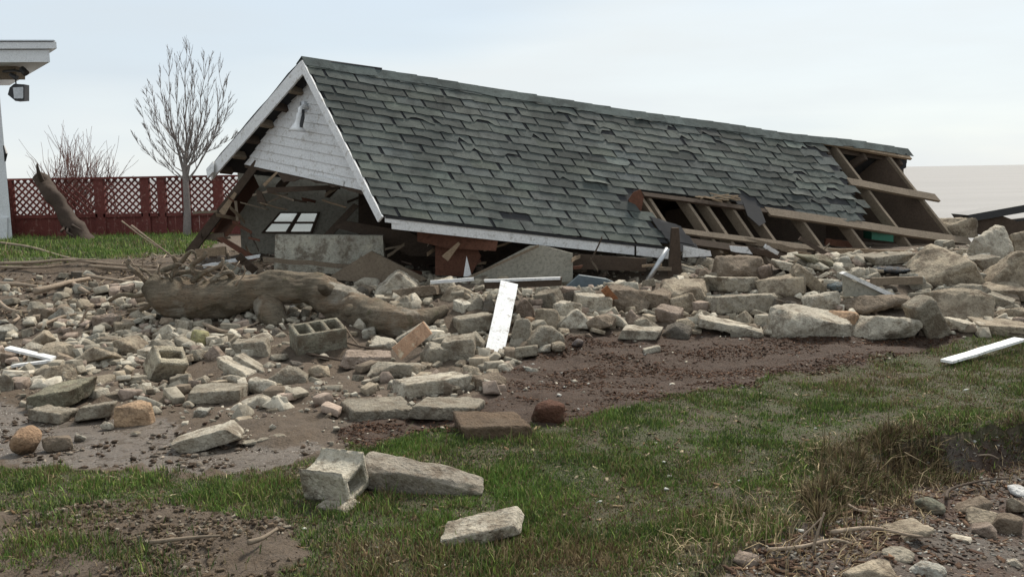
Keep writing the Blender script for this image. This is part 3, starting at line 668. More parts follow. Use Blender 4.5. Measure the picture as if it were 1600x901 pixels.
for (tx, ty, r, dp) in ((262, 60, .03, 3), (290, 50, .04, 3), (318, 62, .034, 3), (348, 88, .028, 3), (232, 110, .022, 2), (215, 150, .018, 2), (362, 140, .022, 2), (338, 190, .018, 2), (304, 90, .026, 3), (206, 205, .014, 2), (372, 200, .014, 2), (275, 75, .026, 2), (248, 90, .02, 2), (330, 75, .022, 2), (224, 130, .018, 2), (300, 55, .024, 2), (355, 115, .018, 2), (240, 180, .014, 2), (325, 150, .016, 2)):
    ty = ty+.17*(262-ty); tx = 289+(tx-289)*.93; s = at(289+(tx-289)*.03, 262+rng.uniform(-25, 25), 16.2); e = at(tx, ty, 16.2+rng.uniform(-.5, .6)); ln = np.linalg.norm(e-s)
    d = unit(e-s); pts = [s]; rs = [r]; n = 7
    for i in range(1, n+1):
        q = s+(e-s)*i/n; bow = math.sin(math.pi*i/n)*.10*ln; q = q+np.array([np.clip((tx-289)/55, -1, 1)*bow, 0, -bow*.2])+rng.normal(0, .015, 3); pts.append(q); rs.append(max(.0030, r*.52*(1-.88*i/n)))
    b.tube(pts, rs, 5)
    for i in range(1, n+1):
        for _ in range(3):
            sv = rng.normal(0, 1, 3); sv -= d*sv.dot(d); sv = unit(sv); nd = unit(d+sv*.36+np.array([0, 0, .22]))
            grow(b, pts[i], nd, max(.0045, rs[i]*.6), ln*rng.uniform(.12, .26)*(1.1-.08*i), 1, .8, .32, 4, .0032)
b.build('branches', M_TREE, tree)
bp = np.array([at(118, 330, 18.0)[0], 18.0, .5]); shrub = empty('bare_shrub', bp, 'leafless reddish shrub rising behind the lattice fence', 'shrub'); b = MB()
for k in range(60):
    s = bp+np.array([rng.normal(0, .35), rng.normal(0, .2), 0]); tx = rng.uniform(52, 182); ty = 226+abs(tx-115)*.45+rng.uniform(-10, 35); e = at(tx, ty, 18+rng.uniform(-.4, .4)); d = e-s
    grow(b, s, d, .014, np.linalg.norm(d)*.95, 1, .3, .5, 6, .0042)
b.build('stems', M_RED, shrub)

# ------------------------------------------------------------------ driftwood log
log = empty('driftwood_log', gp(440, 520), 'long gnarled driftwood log lying in front of the shed', 'log')
def rough_tube(pts, rad, n, name, parent, amp=.16, sub=7, seed=0, mat=None):
    pts = np.array(pts); rad = np.array(rad); m = (len(pts)-1)*sub+1; t = np.linspace(0, len(pts)-1, m); i = np.minimum(t.astype(int), len(pts)-2); f = (t-i)[:, None]
    def cr_(A_):
        p0, p1, p2, p3 = A_[np.maximum(i-1, 0)], A_[i], A_[i+1], A_[np.minimum(i+2, len(A_)-1)]
        ff = f if A_.ndim > 1 else f[:, 0]; return .5*((2*p1)+(-p0+p2)*ff+(2*p0-5*p1+4*p2-p3)*ff**2+(-p0+3*p1-3*p2+p3)*ff**3)
    P_, R_ = cr_(pts), cr_(rad); b = MB(); b.tube(list(P_), list(R_), n)
    V = np.array(b.v); cen = np.repeat(P_, n, 0); dv = V-cen; L0 = np.linalg.norm(dv, axis=1, keepdims=True)
    nz_ = fbm(V[:, 0]*4, V[:, 1]*5, V[:, 2]*5, 40+seed, 5)*amp*1.2+(.25-abs(fbm(V[:, 0]*2.5, V[:, 1]*16, V[:, 2]*16, 50+seed, 4)))*amp*.7
    V = cen+dv*(1+nz_)[:, None]; b.v = list(V); return b.build(name, mat or M_BARK, parent, smooth=True)
def lg(px, py, Y): return at(px, py, Y)
Yl = gp(330, 510)[1]+.25; rpx = Yl/F
rough_tube([lg(232, 440, Yl-.1), lg(262, 462, Yl-.1), lg(310, 466, Yl), lg(370, 458, Yl), lg(430, 452, Yl), lg(480, 450, Yl), lg(520, 468, Yl-.05), lg(556, 488, Yl-.15), lg(612, 501, min(Yl-.2, gp(612, 524)[1]+.08)), lg(654, 499, min(Yl-.2, gp(654, 518)[1]+.08)), lg(696, 482, min(Yl-.2, gp(696, 496)[1]+.05))],
           [14*rpx, 27*rpx, 33*rpx, 31*rpx, 27*rpx, 25*rpx, 28*rpx, 28*rpx, 24*rpx, 17*rpx, 7*rpx], 64, 'stem', log, .34, 14)
rough_tube([lg(420, 465, Yl), lg(425, 490, Yl-.15), lg(440, 512, Yl-.25)], [26*rpx, 22*rpx, 14*rpx], 14, 'root_stub', log, .2, 5, 3)
rough_tube([lg(528, 462, Yl), lg(508, 452, Yl-.22), lg(503, 446, Yl-.3)], [16*rpx, 10*rpx, 7*rpx], 10, 'knot', log, .2, 4, 5)
rough_tube([lg(560, 492, Yl-.1), lg(548, 486, Yl-.32), lg(545, 484, Yl-.38)], [18*rpx, 12*rpx, 8*rpx], 10, 'knot', log, .2, 4, 6)
for k, pth in enumerate([[(236, 440), (250, 425), (280, 412), (292, 398), (300, 392), (306, 400), (302, 425)], [(250, 445), (270, 430), (300, 424), (330, 430)], [(228, 440), (214, 425), (200, 415), (202, 404)],
                         [(300, 440), (320, 425), (345, 415), (348, 403)], [(330, 440), (345, 428), (360, 425), (366, 432)], [(240, 455), (215, 462), (190, 460), (170, 470)], [(245, 468), (225, 482), (200, 485)], [(262, 440), (276, 415), (270, 400)], [(365, 436), (352, 420), (344, 412)], [(310, 436), (300, 415), (318, 402), (322, 392)]]):
    pts = [lg(x, y, Yl-.05+.05*math.sin(k+i)) for i, (x, y) in enumerate(pth)]; r = [max(.007, (.036-.005*i)*(.75 if k else 1)) for i in range(len(pth))]
    rough_tube(pts, r, 8, 'root', log, .2, 4, 10+k)

for k in range(18):
    x0, y0 = rng.uniform(232, 372), rng.uniform(428, 446); pth = [(x0, y0)]; a = rng.uniform(.6, 2.6)
    for i in range(rng.integers(3, 6)): a += rng.normal(0, .6); pth.append((pth[-1][0]+math.cos(a)*rng.uniform(6, 15), min(pth[-1][1]-abs(math.sin(a))*rng.uniform(3, 12), 446)))
    yy = Yl+rng.uniform(-.25, .2); rough_tube([at(x, y, yy+rng.uniform(-.04, .04)) for x, y in pth], [max(.004, .018*rng.uniform(.5, 1)*(1-.2*i)) for i in range(len(pth))], 6, 'root', log, .2, 3, 30+k, W_STICK if k % 3 else M_BARK)

dt = empty('dead_trunk', at(130, 378, 15.6), 'broken brown tree trunk leaning against the lattice fence', 'tree trunk')
rough_tube([at(60, 276, 16.35), at(68, 286, 16.3), at(84, 308, 16.1), at(106, 340, 15.9), at(138, 392, 15.6)], [.09, .12, .12, .12, .20], 22, 'stem', dt, .42, 9, 91, W_DKBARK)
rough_tube([at(66, 284, 16.2), at(60, 268, 16.1), at(58, 256, 16.1)], [.05, .03, .012], 8, 'broken_limb', dt, .3, 4, 92, W_DKBARK)
for k in range(3): rough_tube([at(104+k*5, 352+k, 15.8), at(96+k*9, 358+rng.uniform(-8, 6), 15.5), at(100+k*14, 362+rng.uniform(-6, 8), 15.3)], [.035, .022, .01], 6, 'root', dt, .3, 4, 95+k, W_DKBARK)
# ------------------------------------------------------------------ rocks
def ico(level):
    import bmesh
    bm = bmesh.new(); bmesh.ops.create_icosphere(bm, subdivisions=level, radius=1); bm.verts.ensure_lookup_table()
    V = np.array([v.co[:] for v in bm.verts]); Fi = np.array([[v.index for v in f.verts] for f in bm.faces], np.int32); bm.free(); return V, Fi
ICO = {3: ico(4), 4: ico(5), 2: ico(3), 1: ico(2)}
def rotm(ax, a):
    ax = unit(ax); K = np.array([[0, -ax[2], ax[1]], [ax[2], 0, -ax[0]], [-ax[1], ax[0], 0]]); return np.eye(3)+math.sin(a)*K+(1-math.cos(a))*K@K
def rock_geo(shape, dims, level, seed):
    r_ = np.random.default_rng(seed); V, Fi = ICO[level]
    if shape in ('box', 'slab'):
        N_ = [np.eye(3)[i]*s for i in range(3) for s in (1, -1)]; N_ = [unit(n+r_.normal(0, .07, 3)) for n in N_]; Dd = [1.0*r_.uniform(.93, 1.05) for _ in N_]
        for _ in range(r_.integers(7, 12)):
            c = unit(r_.choice([-1, 1], 3)*r_.uniform(.4, 1, 3)*np.array([1, 1, .8])); N_.append(c); Dd.append(r_.uniform(1.05, 1.42))
        p = 70
    elif shape == 'round': N_ = [unit(q) for q in r_.normal(0, 1, (26, 3))]; Dd = list(r_.uniform(.88, 1.02, 26)); p = 11
    elif shape == 'wedge':
        N_ = [np.array([0, 0, -1.]), unit([.75, 0, .8]), unit([-.9, 0, .5]), np.array([0, 1., 0]), np.array([0, -1., 0]), unit([.2, -.6, .8])]; Dd = [.8, .62, .85, .9, .9, .7]
        for _ in range(5): N_.append(unit(r_.normal(0, 1, 3))); Dd.append(r_.uniform(.85, 1.1))
        p = 60
    else:
        k = 13; N_ = [unit(q) for q in r_.normal(0, 1, (k, 3))]+[np.array([0, 0, -1.]), np.array([0, 0, 1.])]; Dd = list(r_.uniform(.62, 1.0, k))+[.85, .9]; p = 60
    N_ = np.array(N_); Dd = np.array(Dd); t = np.maximum(V@N_.T, 0)/Dd; rad = (t**p).sum(1)**(-1/p); rad = np.minimum(rad, 1.75)
    Q = V*rad[:, None]; ext = (Q.max(0)-Q.min(0))/2; Q = (Q-(Q.max(0)+Q.min(0))/2)/ext; Q = Q*np.array(dims)/2
    s = max(dims); nrm = V/np.array(dims)*min(dims); nrm /= np.linalg.norm(nrm, axis=1, keepdims=True); o = r_.uniform(0, 90, 3)
    am = .045 if shape != 'round' else .035
    if shape in ('box', 'slab'): am = .030
    q = Q/s; dsp = (.2-abs(fbm(q[:, 0]*5+o[0], q[:, 1]*5+o[1], q[:, 2]*5+o[2], seed % 97, 4)))*am*1.6+fbm(q[:, 0]*14+o[0], q[:, 1]*14, q[:, 2]*14, 5+seed % 89, 3)*am*.55
    return Q+nrm*dsp[:, None]*s*(1 if shape not in ('slab',) else .6), Fi
def shard_geo(shape, dims, seed, fine=.035, chip=True):
    import bmesh
    r_ = np.random.default_rng(seed+5); P_ = []
    if shape in ('box', 'slab'):
        sk = r_.uniform(-.16, .16, 3)
        for a in (-1, 1):
            for b_ in (-1, 1):
                for c in (-1, 1):
                    p = np.array([a, b_, c])*r_.uniform(.86, 1, 3); p[0] += sk[0]*c+sk[1]*b_
                    if r_.random() < .45:
                        for ax in range(3): q = p.copy(); q[ax] *= r_.uniform(.45, .85); P_.append(q)
                    else: P_.append(p)
    elif shape == 'wedge':
        x0 = r_.uniform(-.3, .3)
        for b_ in (-1, 1): P_ += [np.array([-1, b_, -1])*r_.uniform(.85, 1, 3), np.array([1, b_, -1])*r_.uniform(.85, 1, 3), np.array([x0+r_.uniform(-.15, .15), b_*r_.uniform(.3, .9), r_.uniform(.75, 1)]), np.array([-.9, b_*.9, r_.uniform(-.6, .1)]), np.array([.95, b_*.8, r_.uniform(-.7, 0)])]
        P_.append(np.array([r_.uniform(-.5, .5), r_.uniform(-.5, .5), .9]))
    else:
        for _ in range(12): d = unit(r_.normal(0, 1, 3)); P_.append(np.sign(d)*np.abs(d)**.72*r_.uniform(.8, 1.05))
        for a in (-1, 1):
            for b_ in (-1, 1): P_.append(np.array([a*r_.uniform(.5, .85), b_*r_.uniform(.5, .85), -.8]))
    P_ = np.array(P_); P_ = (P_-(P_.max(0)+P_.min(0))/2)/((P_.max(0)-P_.min(0))/2)*np.array(dims)/2
    bm = bmesh.new(); [bm.verts.new(v) for v in P_]; g = bmesh.ops.convex_hull(bm, input=bm.verts)
    bmesh.ops.delete(bm, geom=[v for v in bm.verts if not v.link_faces], context='VERTS')
    bmesh.ops.dissolve_limit(bm, angle_limit=.16, verts=bm.verts, edges=bm.edges)
    s = max(dims); bmesh.ops.bevel(bm, geom=list(bm.edges), offset=min(.012+.012*s, .05*min(dims)+.002), segments=1, affect='EDGES', clamp_overlap=True)
    bmesh.ops.triangulate(bm, faces=bm.faces)
    if fine:
        for _ in range(4):
            es = [e for e in bm.edges if e.calc_length() > max(fine, s/26)]
            if not es or len(bm.verts) > 5000: break
            bmesh.ops.subdivide_edges(bm, edges=es, cuts=1); bmesh.ops.triangulate(bm, faces=[f for f in bm.faces if len(f.verts) > 3])
        bm.normal_update()
    V = np.array([v.co[:] for v in bm.verts]); Nn = np.array([v.normal[:] for v in bm.verts]); bm.verts.index_update(); Fi = np.array([[v.index for v in f.verts] for f in bm.faces], np.int32); bm.free()
    o = r_.uniform(0, 90, 3); q = V/s
    d = (.18-abs(fbm(q[:, 0]*4+o[0], q[:, 1]*4+o[1], q[:, 2]*4+o[2], seed % 97, 4)))*.055+fbm(q[:, 0]*13+o[0], q[:, 1]*13, q[:, 2]*13, 5+seed % 89, 3)*.022
    return V+Nn*(d*s*(.55 if shape == 'slab' else .8 if fine else .3))[:, None], Fi
GREY, PALE, TAN, BROWN, DARK, ORG, PINK, MOSS = (.29, .26, .21), (.45, .41, .34), (.325, .275, .21), (.20, .16, .122), (.12, .105, .088), (.34, .225, .145), (.29, .23, .19), (.22, .205, .15)
placed = []
def rock(cx, base, w, h, shape, colr, label, name='rubble_rock', cat='rock', rot=0.0, yaw=None, level=None, group='rocks and broken concrete in the rubble', seed=None, dr=.75, dep=None, sink=.13):
    w *= 1.1; h *= 1.1; base += h*.04; P0 = gp(cx, base); seed = seed if seed is not None else int(cx*7+base*13+w)
    r_ = np.random.default_rng(seed+1)
    if dep is not None: P0 = at(cx, base, dep)
    Y = P0[1]; k = Y/F; W = w*k; Dp = min(W*dr, 1.0); tilt = math.atan2(CAMZ-P0[2], Y)
    Hh = (h*k-Dp*math.sin(tilt)*.85)/math.cos(tilt)
    if Hh < .32*h*k: Hh = .45*h*k; Dp = max((h*k-Hh*math.cos(tilt))/math.sin(tilt), W*.3)
    Dp = min(Dp, W*1.1)
    yw = yaw if yaw is not None else ((r_.uniform(-.7, .7) if w < 60 else r_.uniform(-.35, .35)) if shape != 'round' else r_.uniform(-3, 3))
    if rot:   # tilted in the image plane: W,h are the bounding size; recover lengths
        a = abs(math.radians(rot)); th = max(.12*w, min(h, w)*.42); Lp = max((w-th*math.sin(a))/max(math.cos(a), .3), th) if a < .9 else max((h-th*math.cos(a))/math.sin(a), th)
        W, Hh = Lp*k, th*k; Dp = max(min(W*.6, .5), Hh)
    lv = level or (4 if w > 52 else 3 if w > 17 else 2)
    if (shape in ('slab', 'box', 'wedge') and not rot): W *= .96
    V, Fi = rock_geo(shape, (W, Dp, Hh), lv, seed) if shape == 'round' else shard_geo(shape, (W, Dp, Hh), seed, .022 if w > 45 else .03)
    R = rotm([0, 0, 1], yw)
    if rot: R = rotm([0, 1, 0], math.radians(-rot))@R
    else: R = rotm([1, 0, 0], r_.normal(0, .16 if w < 60 else .08))@rotm([0, 1, 0], r_.normal(0, .17 if w < 60 else .11))@R
    V = V@R.T; V[:, 2] = np.maximum(V[:, 2], V[:, 2].min()*(.80 if shape != 'round' else .86)); zmin = V[:, 2].min(); zc = P0[2]-zmin-sink*(V[:, 2].max()-zmin)
    c = P0+np.array([P0[0]/Y, 1, 0])*(V[:, 1].max()-V[:, 1].min())/2*.8; c[2] = zc
    if dep is None: c[2] += float(H(c[0], c[1])-P0[2])*.5
    o = npmesh(name, V+c, Fi, MR, origin=(c[0], c[1], c[2]+V[:, 2].min())); v = np.exp(r_.normal(0, .07)); o.color = (colr[0]*v, colr[1]*v, colr[2]*v, 1)
    tag(o, label, cat, group); placed.append((cx, base-h/2, w, h)); return o
SL, CS = 'concrete_slab', 'concrete slab'
R_ = [
 (40, 708, 47, 50, 'round', ORG, 'round rusty orange boulder standing at the edge of the wet mud', {}),
 (90, 703, 40, 29, 'chunk', BROWN, 'dark brown crumbly lump right beside the round rusty boulder', {}),
 (212, 661, 58, 43, 'chunk', (.46, .32, .21), 'peach coloured angular stone alone on the wet mud', dict(seed=78, dr=.6)),
 (151, 656, 62, 30, 'slab', GREY, 'grey slab with a white gritty top left of the peach angular stone', dict(name=SL, cat=CS)),
 (85, 659, 58, 26, 'box', GREY, 'smooth pale block lying in front of the large mossy block', dict(name='concrete_block', cat='concrete block')),
 (97, 636, 90, 38, 'box', MOSS, 'large mossy grey block behind the smooth pale block', dict(name='concrete_block', cat='concrete block')),
 (4, 616, 32, 42, 'chunk', GREY, 'rounded grey rock cut off by the left edge below the white corner trim', {}),
 (92, 600, 60, 37, 'chunk', TAN, 'knobbly pale brown rock right of the white corner trim', {}),
 (95, 566, 62, 38, 'chunk', TAN, 'big tan rounded rock above the white corner trim', {}),
 (50, 553, 40, 18, 'chunk', PALE, 'small pale stone just above the tip of the white corner trim', {}),
 (252, 563, 56, 22, 'slab', PALE, 'pale flat topped stone over the broken block with a hole', {}),
 (150, 575, 62, 30, 'wedge', TAN, 'tan split stone between two rounded rocks above the mossy block', {}),
 (157, 601, 36, 24, 'chunk', TAN, 'yellowish crumbling stone right of the knobbly brown rock', {}),
 (33, 607, 30, 14, 'slab', GREY, 'thin small slab left of the mossy grey block', {}),
 (152, 623, 32, 21, 'slab', PALE, 'pale broken piece at the right end of the mossy block', {}),
 (203, 622, 84, 16, 'slab', GREY, 'low flat brownish slab behind the peach angular stone', dict(name=SL, cat=CS)),
 (342, 627, 92, 32, 'slab', GREY, 'wide grey slab with dark broken front, right of the low grey chunks', dict(name=SL, cat=CS)),
 (408, 636, 66, 28, 'wedge', PALE, 'pale ridged rock right of the wide grey slab, nearest the bare mud', {}),
 (410, 613, 42, 26, 'chunk', PALE, 'pale crumbly rock perched behind the ridged rock', {}),
 (446, 623, 36, 22, 'wedge', PALE, 'small pale wedge to the right of the ridged rock', {}),
 (363, 601, 40, 20, 'chunk', PALE, 'rough pale lump resting behind the wide grey slab', {}),
 (371, 592, 62, 34, 'slab', PALE, 'leaning slab with a clean pale face above the rough pale lump', dict(rot=-28, name=SL, cat=CS)),
 (392, 583, 54, 30, 'slab', PALE, 'thin leaning slab just right of the clean pale slab', dict(rot=-32, name=SL, cat=CS)),
 (396, 557, 58, 34, 'box', GREY, 'squared block with a light top between the log and the leaning slabs', dict(name='concrete_block', cat='concrete block')),
 (452, 596, 56, 32, 'wedge', GREY, 'grey brown wedge stone below the block with three slots', {}),
 (281, 611, 32, 30, 'box', GREY, 'squared small grey block left of the wide grey slab', {}),
 (308, 607, 36, 26, 'slab', GREY, 'thin grey slab propped against the squared small block', dict(rot=25)),
 (307, 563, 32, 22, 'chunk', GREY, 'rough speckled stone between the pale flat stone and the red brown rock', {}),
 (336, 562, 28, 28, 'wedge', PINK, 'pinkish pyramid stone behind the leaning slabs', {}),
 (262, 531, 36, 30, 'wedge', PALE, 'pale broken wedge left of the yellow green stone', {}),
 (287, 521, 26, 24, 'slab', PALE, 'pale upright fragment directly under the left end of the log', {}),
 (311, 541, 30, 28, 'chunk', (.33, .31, .17), 'yellow green angular stone below the log', {}),
 (253, 613, 26, 15, 'wedge', GREY, 'tiny triangular stone behind the peach angular stone', {}),
 (203, 553, 60, 30, 'wedge', TAN, 'flat brown triangular stone above the pale flat topped stone', {}),
 (618, 463, 68, 44, 'wedge', PALE, 'big pale peaked rock behind the thin end of the log', dict(seed=5)),
 (574, 451, 38, 22, 'chunk', PALE, 'pale rounded rock left of the peaked rock behind the log', {}),
 (574, 466, 34, 20, 'chunk', DARK, 'dark hollowed rock below the pale rounded rock', {}),
 (548, 466, 30, 26, 'chunk', PALE, 'crumbly pale rock right behind the crook of the log', {}),
 (608, 477, 46, 16, 'slab', GREY, 'flat grey piece under the big peaked rock', {}),
 (634, 482, 36, 24, 'wedge', GREY, 'small slanting wedge above the end of the log', {}),
 (655, 470, 72, 22, 'slab', BROWN, 'flat brown slab right of the big peaked rock', dict(name=SL, cat=CS)),
 (573, 573, 76, 27, 'box', PINK, 'pinkish grey rectangular slab right of the block with three slots', dict(name=SL, cat=CS)),
 (602, 547, 48, 20, 'chunk', PALE, 'pale chunk on the back edge of the pinkish slab', {}),
 (618, 590, 88, 32, 'chunk', GREY, 'wide rough grey rock in front of the pinkish slab', {}),
 (645, 535, 54, 34, 'slab', PALE, 'leaning pale slab under the tan paving piece', dict(rot=28, name=SL, cat=CS)),
 (674, 620, 114, 37, 'slab', PALE, 'large slab with a pale flat top below the leaning white board', dict(name=SL, cat=CS, seed=9)),
 (684, 566, 44, 38, 'chunk', GREY, 'mossy grey upright rock right of the tan paving piece', {}),
 (718, 562, 54, 44, 'box', GREY, 'squarish dark grey rock left of the white board foot', {}),
 (746, 548, 26, 36, 'wedge', GREY, 'narrow grey wedge hard against the left of the white board', {}),
 (764, 609, 54, 32, 'chunk', BROWN, 'brown rock with a dark pit beside the large pale topped slab', {}),
 (738, 592, 32, 28, 'chunk', TAN, 'small tan rock behind the brown pitted rock', {}),
 (815, 538, 32, 48, 'chunk', GREY, 'tall grey rock just right of the leaning white board', {}),
 (741, 520, 62, 30, 'slab', GREY, 'grey slab behind the lower half of the white board', dict(name=SL, cat=CS)),
 (847, 542, 60, 38, 'wedge', GREY, 'grey slanting slab of rock right of the tall grey rock', {}),
 (822, 558, 38, 20, 'slab', GREY, 'low flat rock in front of the tall grey rock', {}),
 (872, 550, 28, 18, 'round', TAN, 'small rounded stone at the end of the slanting grey rock', {}),
 (826, 497, 36, 38, 'chunk', PINK, 'pinkish rock right of the white board, halfway up', {}),
 (857, 511, 38, 34, 'chunk', TAN, 'tan broken rock right of the pinkish rock', {}),
 (858, 481, 42, 28, 'slab', GREY, 'grey layered stone at the right end of the fallen beam', {}),
 (888, 501, 40, 36, 'chunk', PALE, 'pale jagged stone behind the pale four sided stone', {}),
 (898, 513, 46, 34, 'wedge', PALE, 'pale four sided stone with a sharp lit face', {}),
 (826, 508, 20, 15, 'round', ORG, 'small orange brown pebble between the two brown rocks', {}),
 (722, 489, 24, 19, 'box', (.6, .56, .48), 'small white brick shaped stone left of the white board', {}),
 (693, 463, 42, 32, 'box', PALE, 'pale square shouldered block right of the brown flat slab', {}),
 (714, 470, 48, 26, 'wedge', TAN, 'tan wedge leaning on the pale square shouldered block', {}),
 (740, 484, 42, 28, 'chunk', GREY, 'grey rounded lump behind the top of the white board', {}),
 (766, 487, 24, 22, 'chunk', DARK, 'dark small rock touching the left of the white board top', {}),
 (927, 488, 58, 32, 'slab', PALE, 'broad pale slab left of the orange splintered board', dict(name=SL, cat=CS)),
 (890, 473, 24, 22, 'chunk', DARK, 'dark rounded stone behind the broad pale slab', {}),
 (982, 483, 76, 44, 'chunk', BROWN, 'big dark brown flat topped rock behind the orange splintered board', dict(seed=31)),
 (1030, 482, 62, 38, 'chunk', BROWN, 'dark layered rock below the metal downspout', {}),
 (1067, 487, 40, 30, 'chunk', TAN, 'tan cleft rock right of the dark layered rock', {}),
 (1046, 507, 40, 26, 'box', PINK, 'pinkish square block in front of the tan cleft rock', {}),
 (965, 510, 38, 24, 'chunk', PALE, 'light grey rock in front of the orange splintered board', {}),
 (940, 518, 44, 25, 'chunk', BROWN, 'dull brown rock between two light rocks at the mulch edge', {}),
 (1001, 530, 70, 22, 'slab', PALE, 'low pale slab at the edge of the brown mulch', dict(name=SL, cat=CS)),
 (1058, 528, 42, 23, 'wedge', DARK, 'dark grey wedge at the edge of the brown mulch', {}),
 (1073, 517, 18, 13, 'round', (.42, .34, .17), 'small yellow stone above the dark grey wedge', {}),
 (990, 503, 24, 24, 'wedge', PINK, 'small peaked stone under the big dark brown rock', {}),
 (1018, 498, 18, 16, 'round', GREY, 'small round stone right of the small peaked stone', {}),
 (1010, 516, 36, 24, 'chunk', GREY, 'grey lump just behind the low pale slab', {}),
 (902, 543, 26, 15, 'round', (.17, .15, .16), 'purplish grey cobble on the mulch left of the low pale slab', {}),
 (871, 550, 20, 15, 'round', GREY, 'grey cobble left of the purplish cobble', {}),
 (1018, 552, 26, 11, 'slab', PALE, 'pale flat pebble lying alone on the brown mulch', {}),
 (1070, 475, 74, 52, 'chunk', TAN, 'broad tan boulder right of the shed corner post', dict(seed=12)),
 (1155, 437, 76, 46, 'chunk', BROWN, 'big brown boulder in front of the white trim scraps', dict(seed=44)),
 (1102, 421, 34, 22, 'chunk', GREY, 'grey rock with a white rim right of the corner post', {}),
 (1101, 440, 26, 24, 'wedge', BROWN, 'small rust brown rock below the white rimmed rock', {}),
 (1119, 440, 26, 18, 'chunk', PALE, 'small light stone left of the big brown boulder', {}),
 (1140, 464, 94, 30, 'box', GREY, 'long squared block on top of the thick pale edged block', dict(name='concrete_block', cat='concrete block')),
 (1153, 492, 98, 34, 'box', GREY, 'thick squared block with a light top edge in the right hand pile', dict(name='concrete_block', cat='concrete block', seed=4)),
 (1196, 434, 30, 26, 'chunk', PINK, 'small pinkish boulder right of the big brown boulder', {}),
 (1240, 430, 66, 28, 'slab', PALE, 'pale slab sloping down under the mossy boulder', dict(rot=-14, name=SL, cat=CS)),
 (1262, 457, 56, 44, 'slab', TAN, 'brown slab slanting steeply down to the right', dict(rot=-40, name=SL, cat=CS)),
 (1222, 468, 74, 38, 'chunk', TAN, 'tan boulder with a rounded lit top above the dark gap', dict(seed=62)),
 (1273, 420, 64, 48, 'chunk', MOSS, 'mossy boulder leaning against the bare rafters', dict(rot=-28)),
 (1233, 403, 26, 24, 'chunk', (.16, .12, .12), 'dull purple brown rock left of the mossy boulder', {}),
 (1283, 487, 56, 38, 'chunk', PALE, 'light rock with an orange side behind the biggest pale boulder', {}),
 (1262, 527, 120, 58, 'chunk', PALE, 'biggest pale boulder at the front edge of the right hand pile', dict(seed=18)),
 (1162, 507, 28, 24, 'wedge', GREY, 'small grey wedge beneath the thick squared block', {}),
 (1187, 497, 32, 20, 'slab', PALE, 'small light slab left of the biggest pale boulder', dict(rot=-20)),
 (1195, 510, 32, 22, 'box', PALE, 'pale squared piece touching the biggest pale boulder', {}),
 (1140, 527, 102, 32, 'slab', PALE, 'long light slab lying at the mulch edge under the thick squared block', dict(rot=-10, name=SL, cat=CS)),
 (1211, 527, 40, 21, 'chunk', PALE, 'small crumbly pale rock between the long slab and the biggest boulder', {}),
 (1212, 487, 28, 22, 'box', DARK, 'dark square stone in the gap under the tan boulder', {}),
 (1315, 520, 54, 40, 'chunk', ORG, 'orange tan crumbling rock right of the biggest pale boulder', {}),
 (1494, 366, 66, 34, 'chunk', TAN, 'tan boulder against the water right of the last rafter', dict(dep=13.2)),
 (1537, 404, 70, 60, 'chunk', PALE, 'tall pale angular boulder below the black roof piece', dict(seed=21)),
 (1590, 398, 50, 42, 'chunk', TAN, 'tan rock right of the tall pale angular boulder', {}),
 (1478, 450, 112, 72, 'chunk', TAN, 'large tan boulder tapering to the right of the rafter ends', dict(seed=15)),
 (1575, 452, 94, 72, 'wedge', TAN, 'large sloping boulder at the right edge of the pile', dict(seed=23)),
 (1533, 423, 54, 26, 'box', GREY, 'grey squared block between the two large boulders', dict(name='concrete_block', cat='concrete block')),
 (1500, 504, 92, 64, 'chunk', TAN, 'big rounded boulder with a shaded hollow right of the leaning slab', dict(seed=52)),
 (1515, 472, 52, 34, 'round', GREY, 'smooth grey boulder behind the big rounded boulder', {}),
 (1568, 471, 66, 24, 'slab', TAN, 'flat tan slab right of the smooth grey boulder', dict(name=SL, cat=CS)),
 (1588, 449, 28, 16, 'round', GREY, 'small oval stone on the flat tan slab', {}),
 (1508, 504, 36, 22, 'wedge', PALE, 'small pale triangular stone in front of the big rounded boulder', {}),
 (1446, 526, 84, 90, 'slab', GREY, 'long grey slab leaning steeply with a pale right edge', dict(rot=-58, name=SL, cat=CS, seed=3)),
 (1449, 523, 26, 46, 'box', PINK, 'upright pinkish slab in front of the steeply leaning slab', {}),
 (1372, 530, 128, 50, 'chunk', PALE, 'rough crusty rock left of the upright pinkish slab', dict(seed=29)),
 (1358, 492, 108, 36, 'chunk', BROWN, 'flat brownish boulder behind the rough crusty rock', dict(seed=36)),
 (1380, 415, 104, 20, 'box', GREY, 'long weathered concrete beam under the shed rafters', dict(name='concrete_beam', cat='concrete beam')),
 (1392, 431, 56, 14, 'round', (.075, .085, .10), 'smooth dark blue grey lump on the white pipe', {}),  # bag in the rubble, built as a smooth round rock
 (1313, 461, 48, 22, 'round', (.15, .18, .19), 'smooth blue green lump left of the wooden frame', {}),  # another bag, built with the round rock shape
 (1508, 521, 58, 20, 'slab', PALE, 'pale flat slab right of the leaning slab foot', dict(name=SL, cat=CS)),
 (1565, 526, 90, 26, 'slab', TAN, 'wide tan slab at the right edge above the grass', dict(name=SL, cat=CS)),
 (1582, 500, 50, 26, 'chunk', TAN, 'tan rock above the wide tan slab at the right edge', {}),
 (1560, 482, 44, 20, 'slab', GREY, 'greyish flat stone above the wide tan slab', {}),
 (1596, 512, 24, 20, 'chunk', PINK, 'small pinkish rock at the very right of the pile', {}),
 (1455, 804, 58, 37, 'round', (.13, .13, .10), 'mossy grey cobble half buried under the turf bank', {}),
 (1511, 802, 68, 30, 'chunk', BROWN, 'flat brown stone right of the mossy cobble', {}),
 (1536, 818, 48, 30, 'chunk', TAN, 'tan stone in front of the flat brown stone', {}),
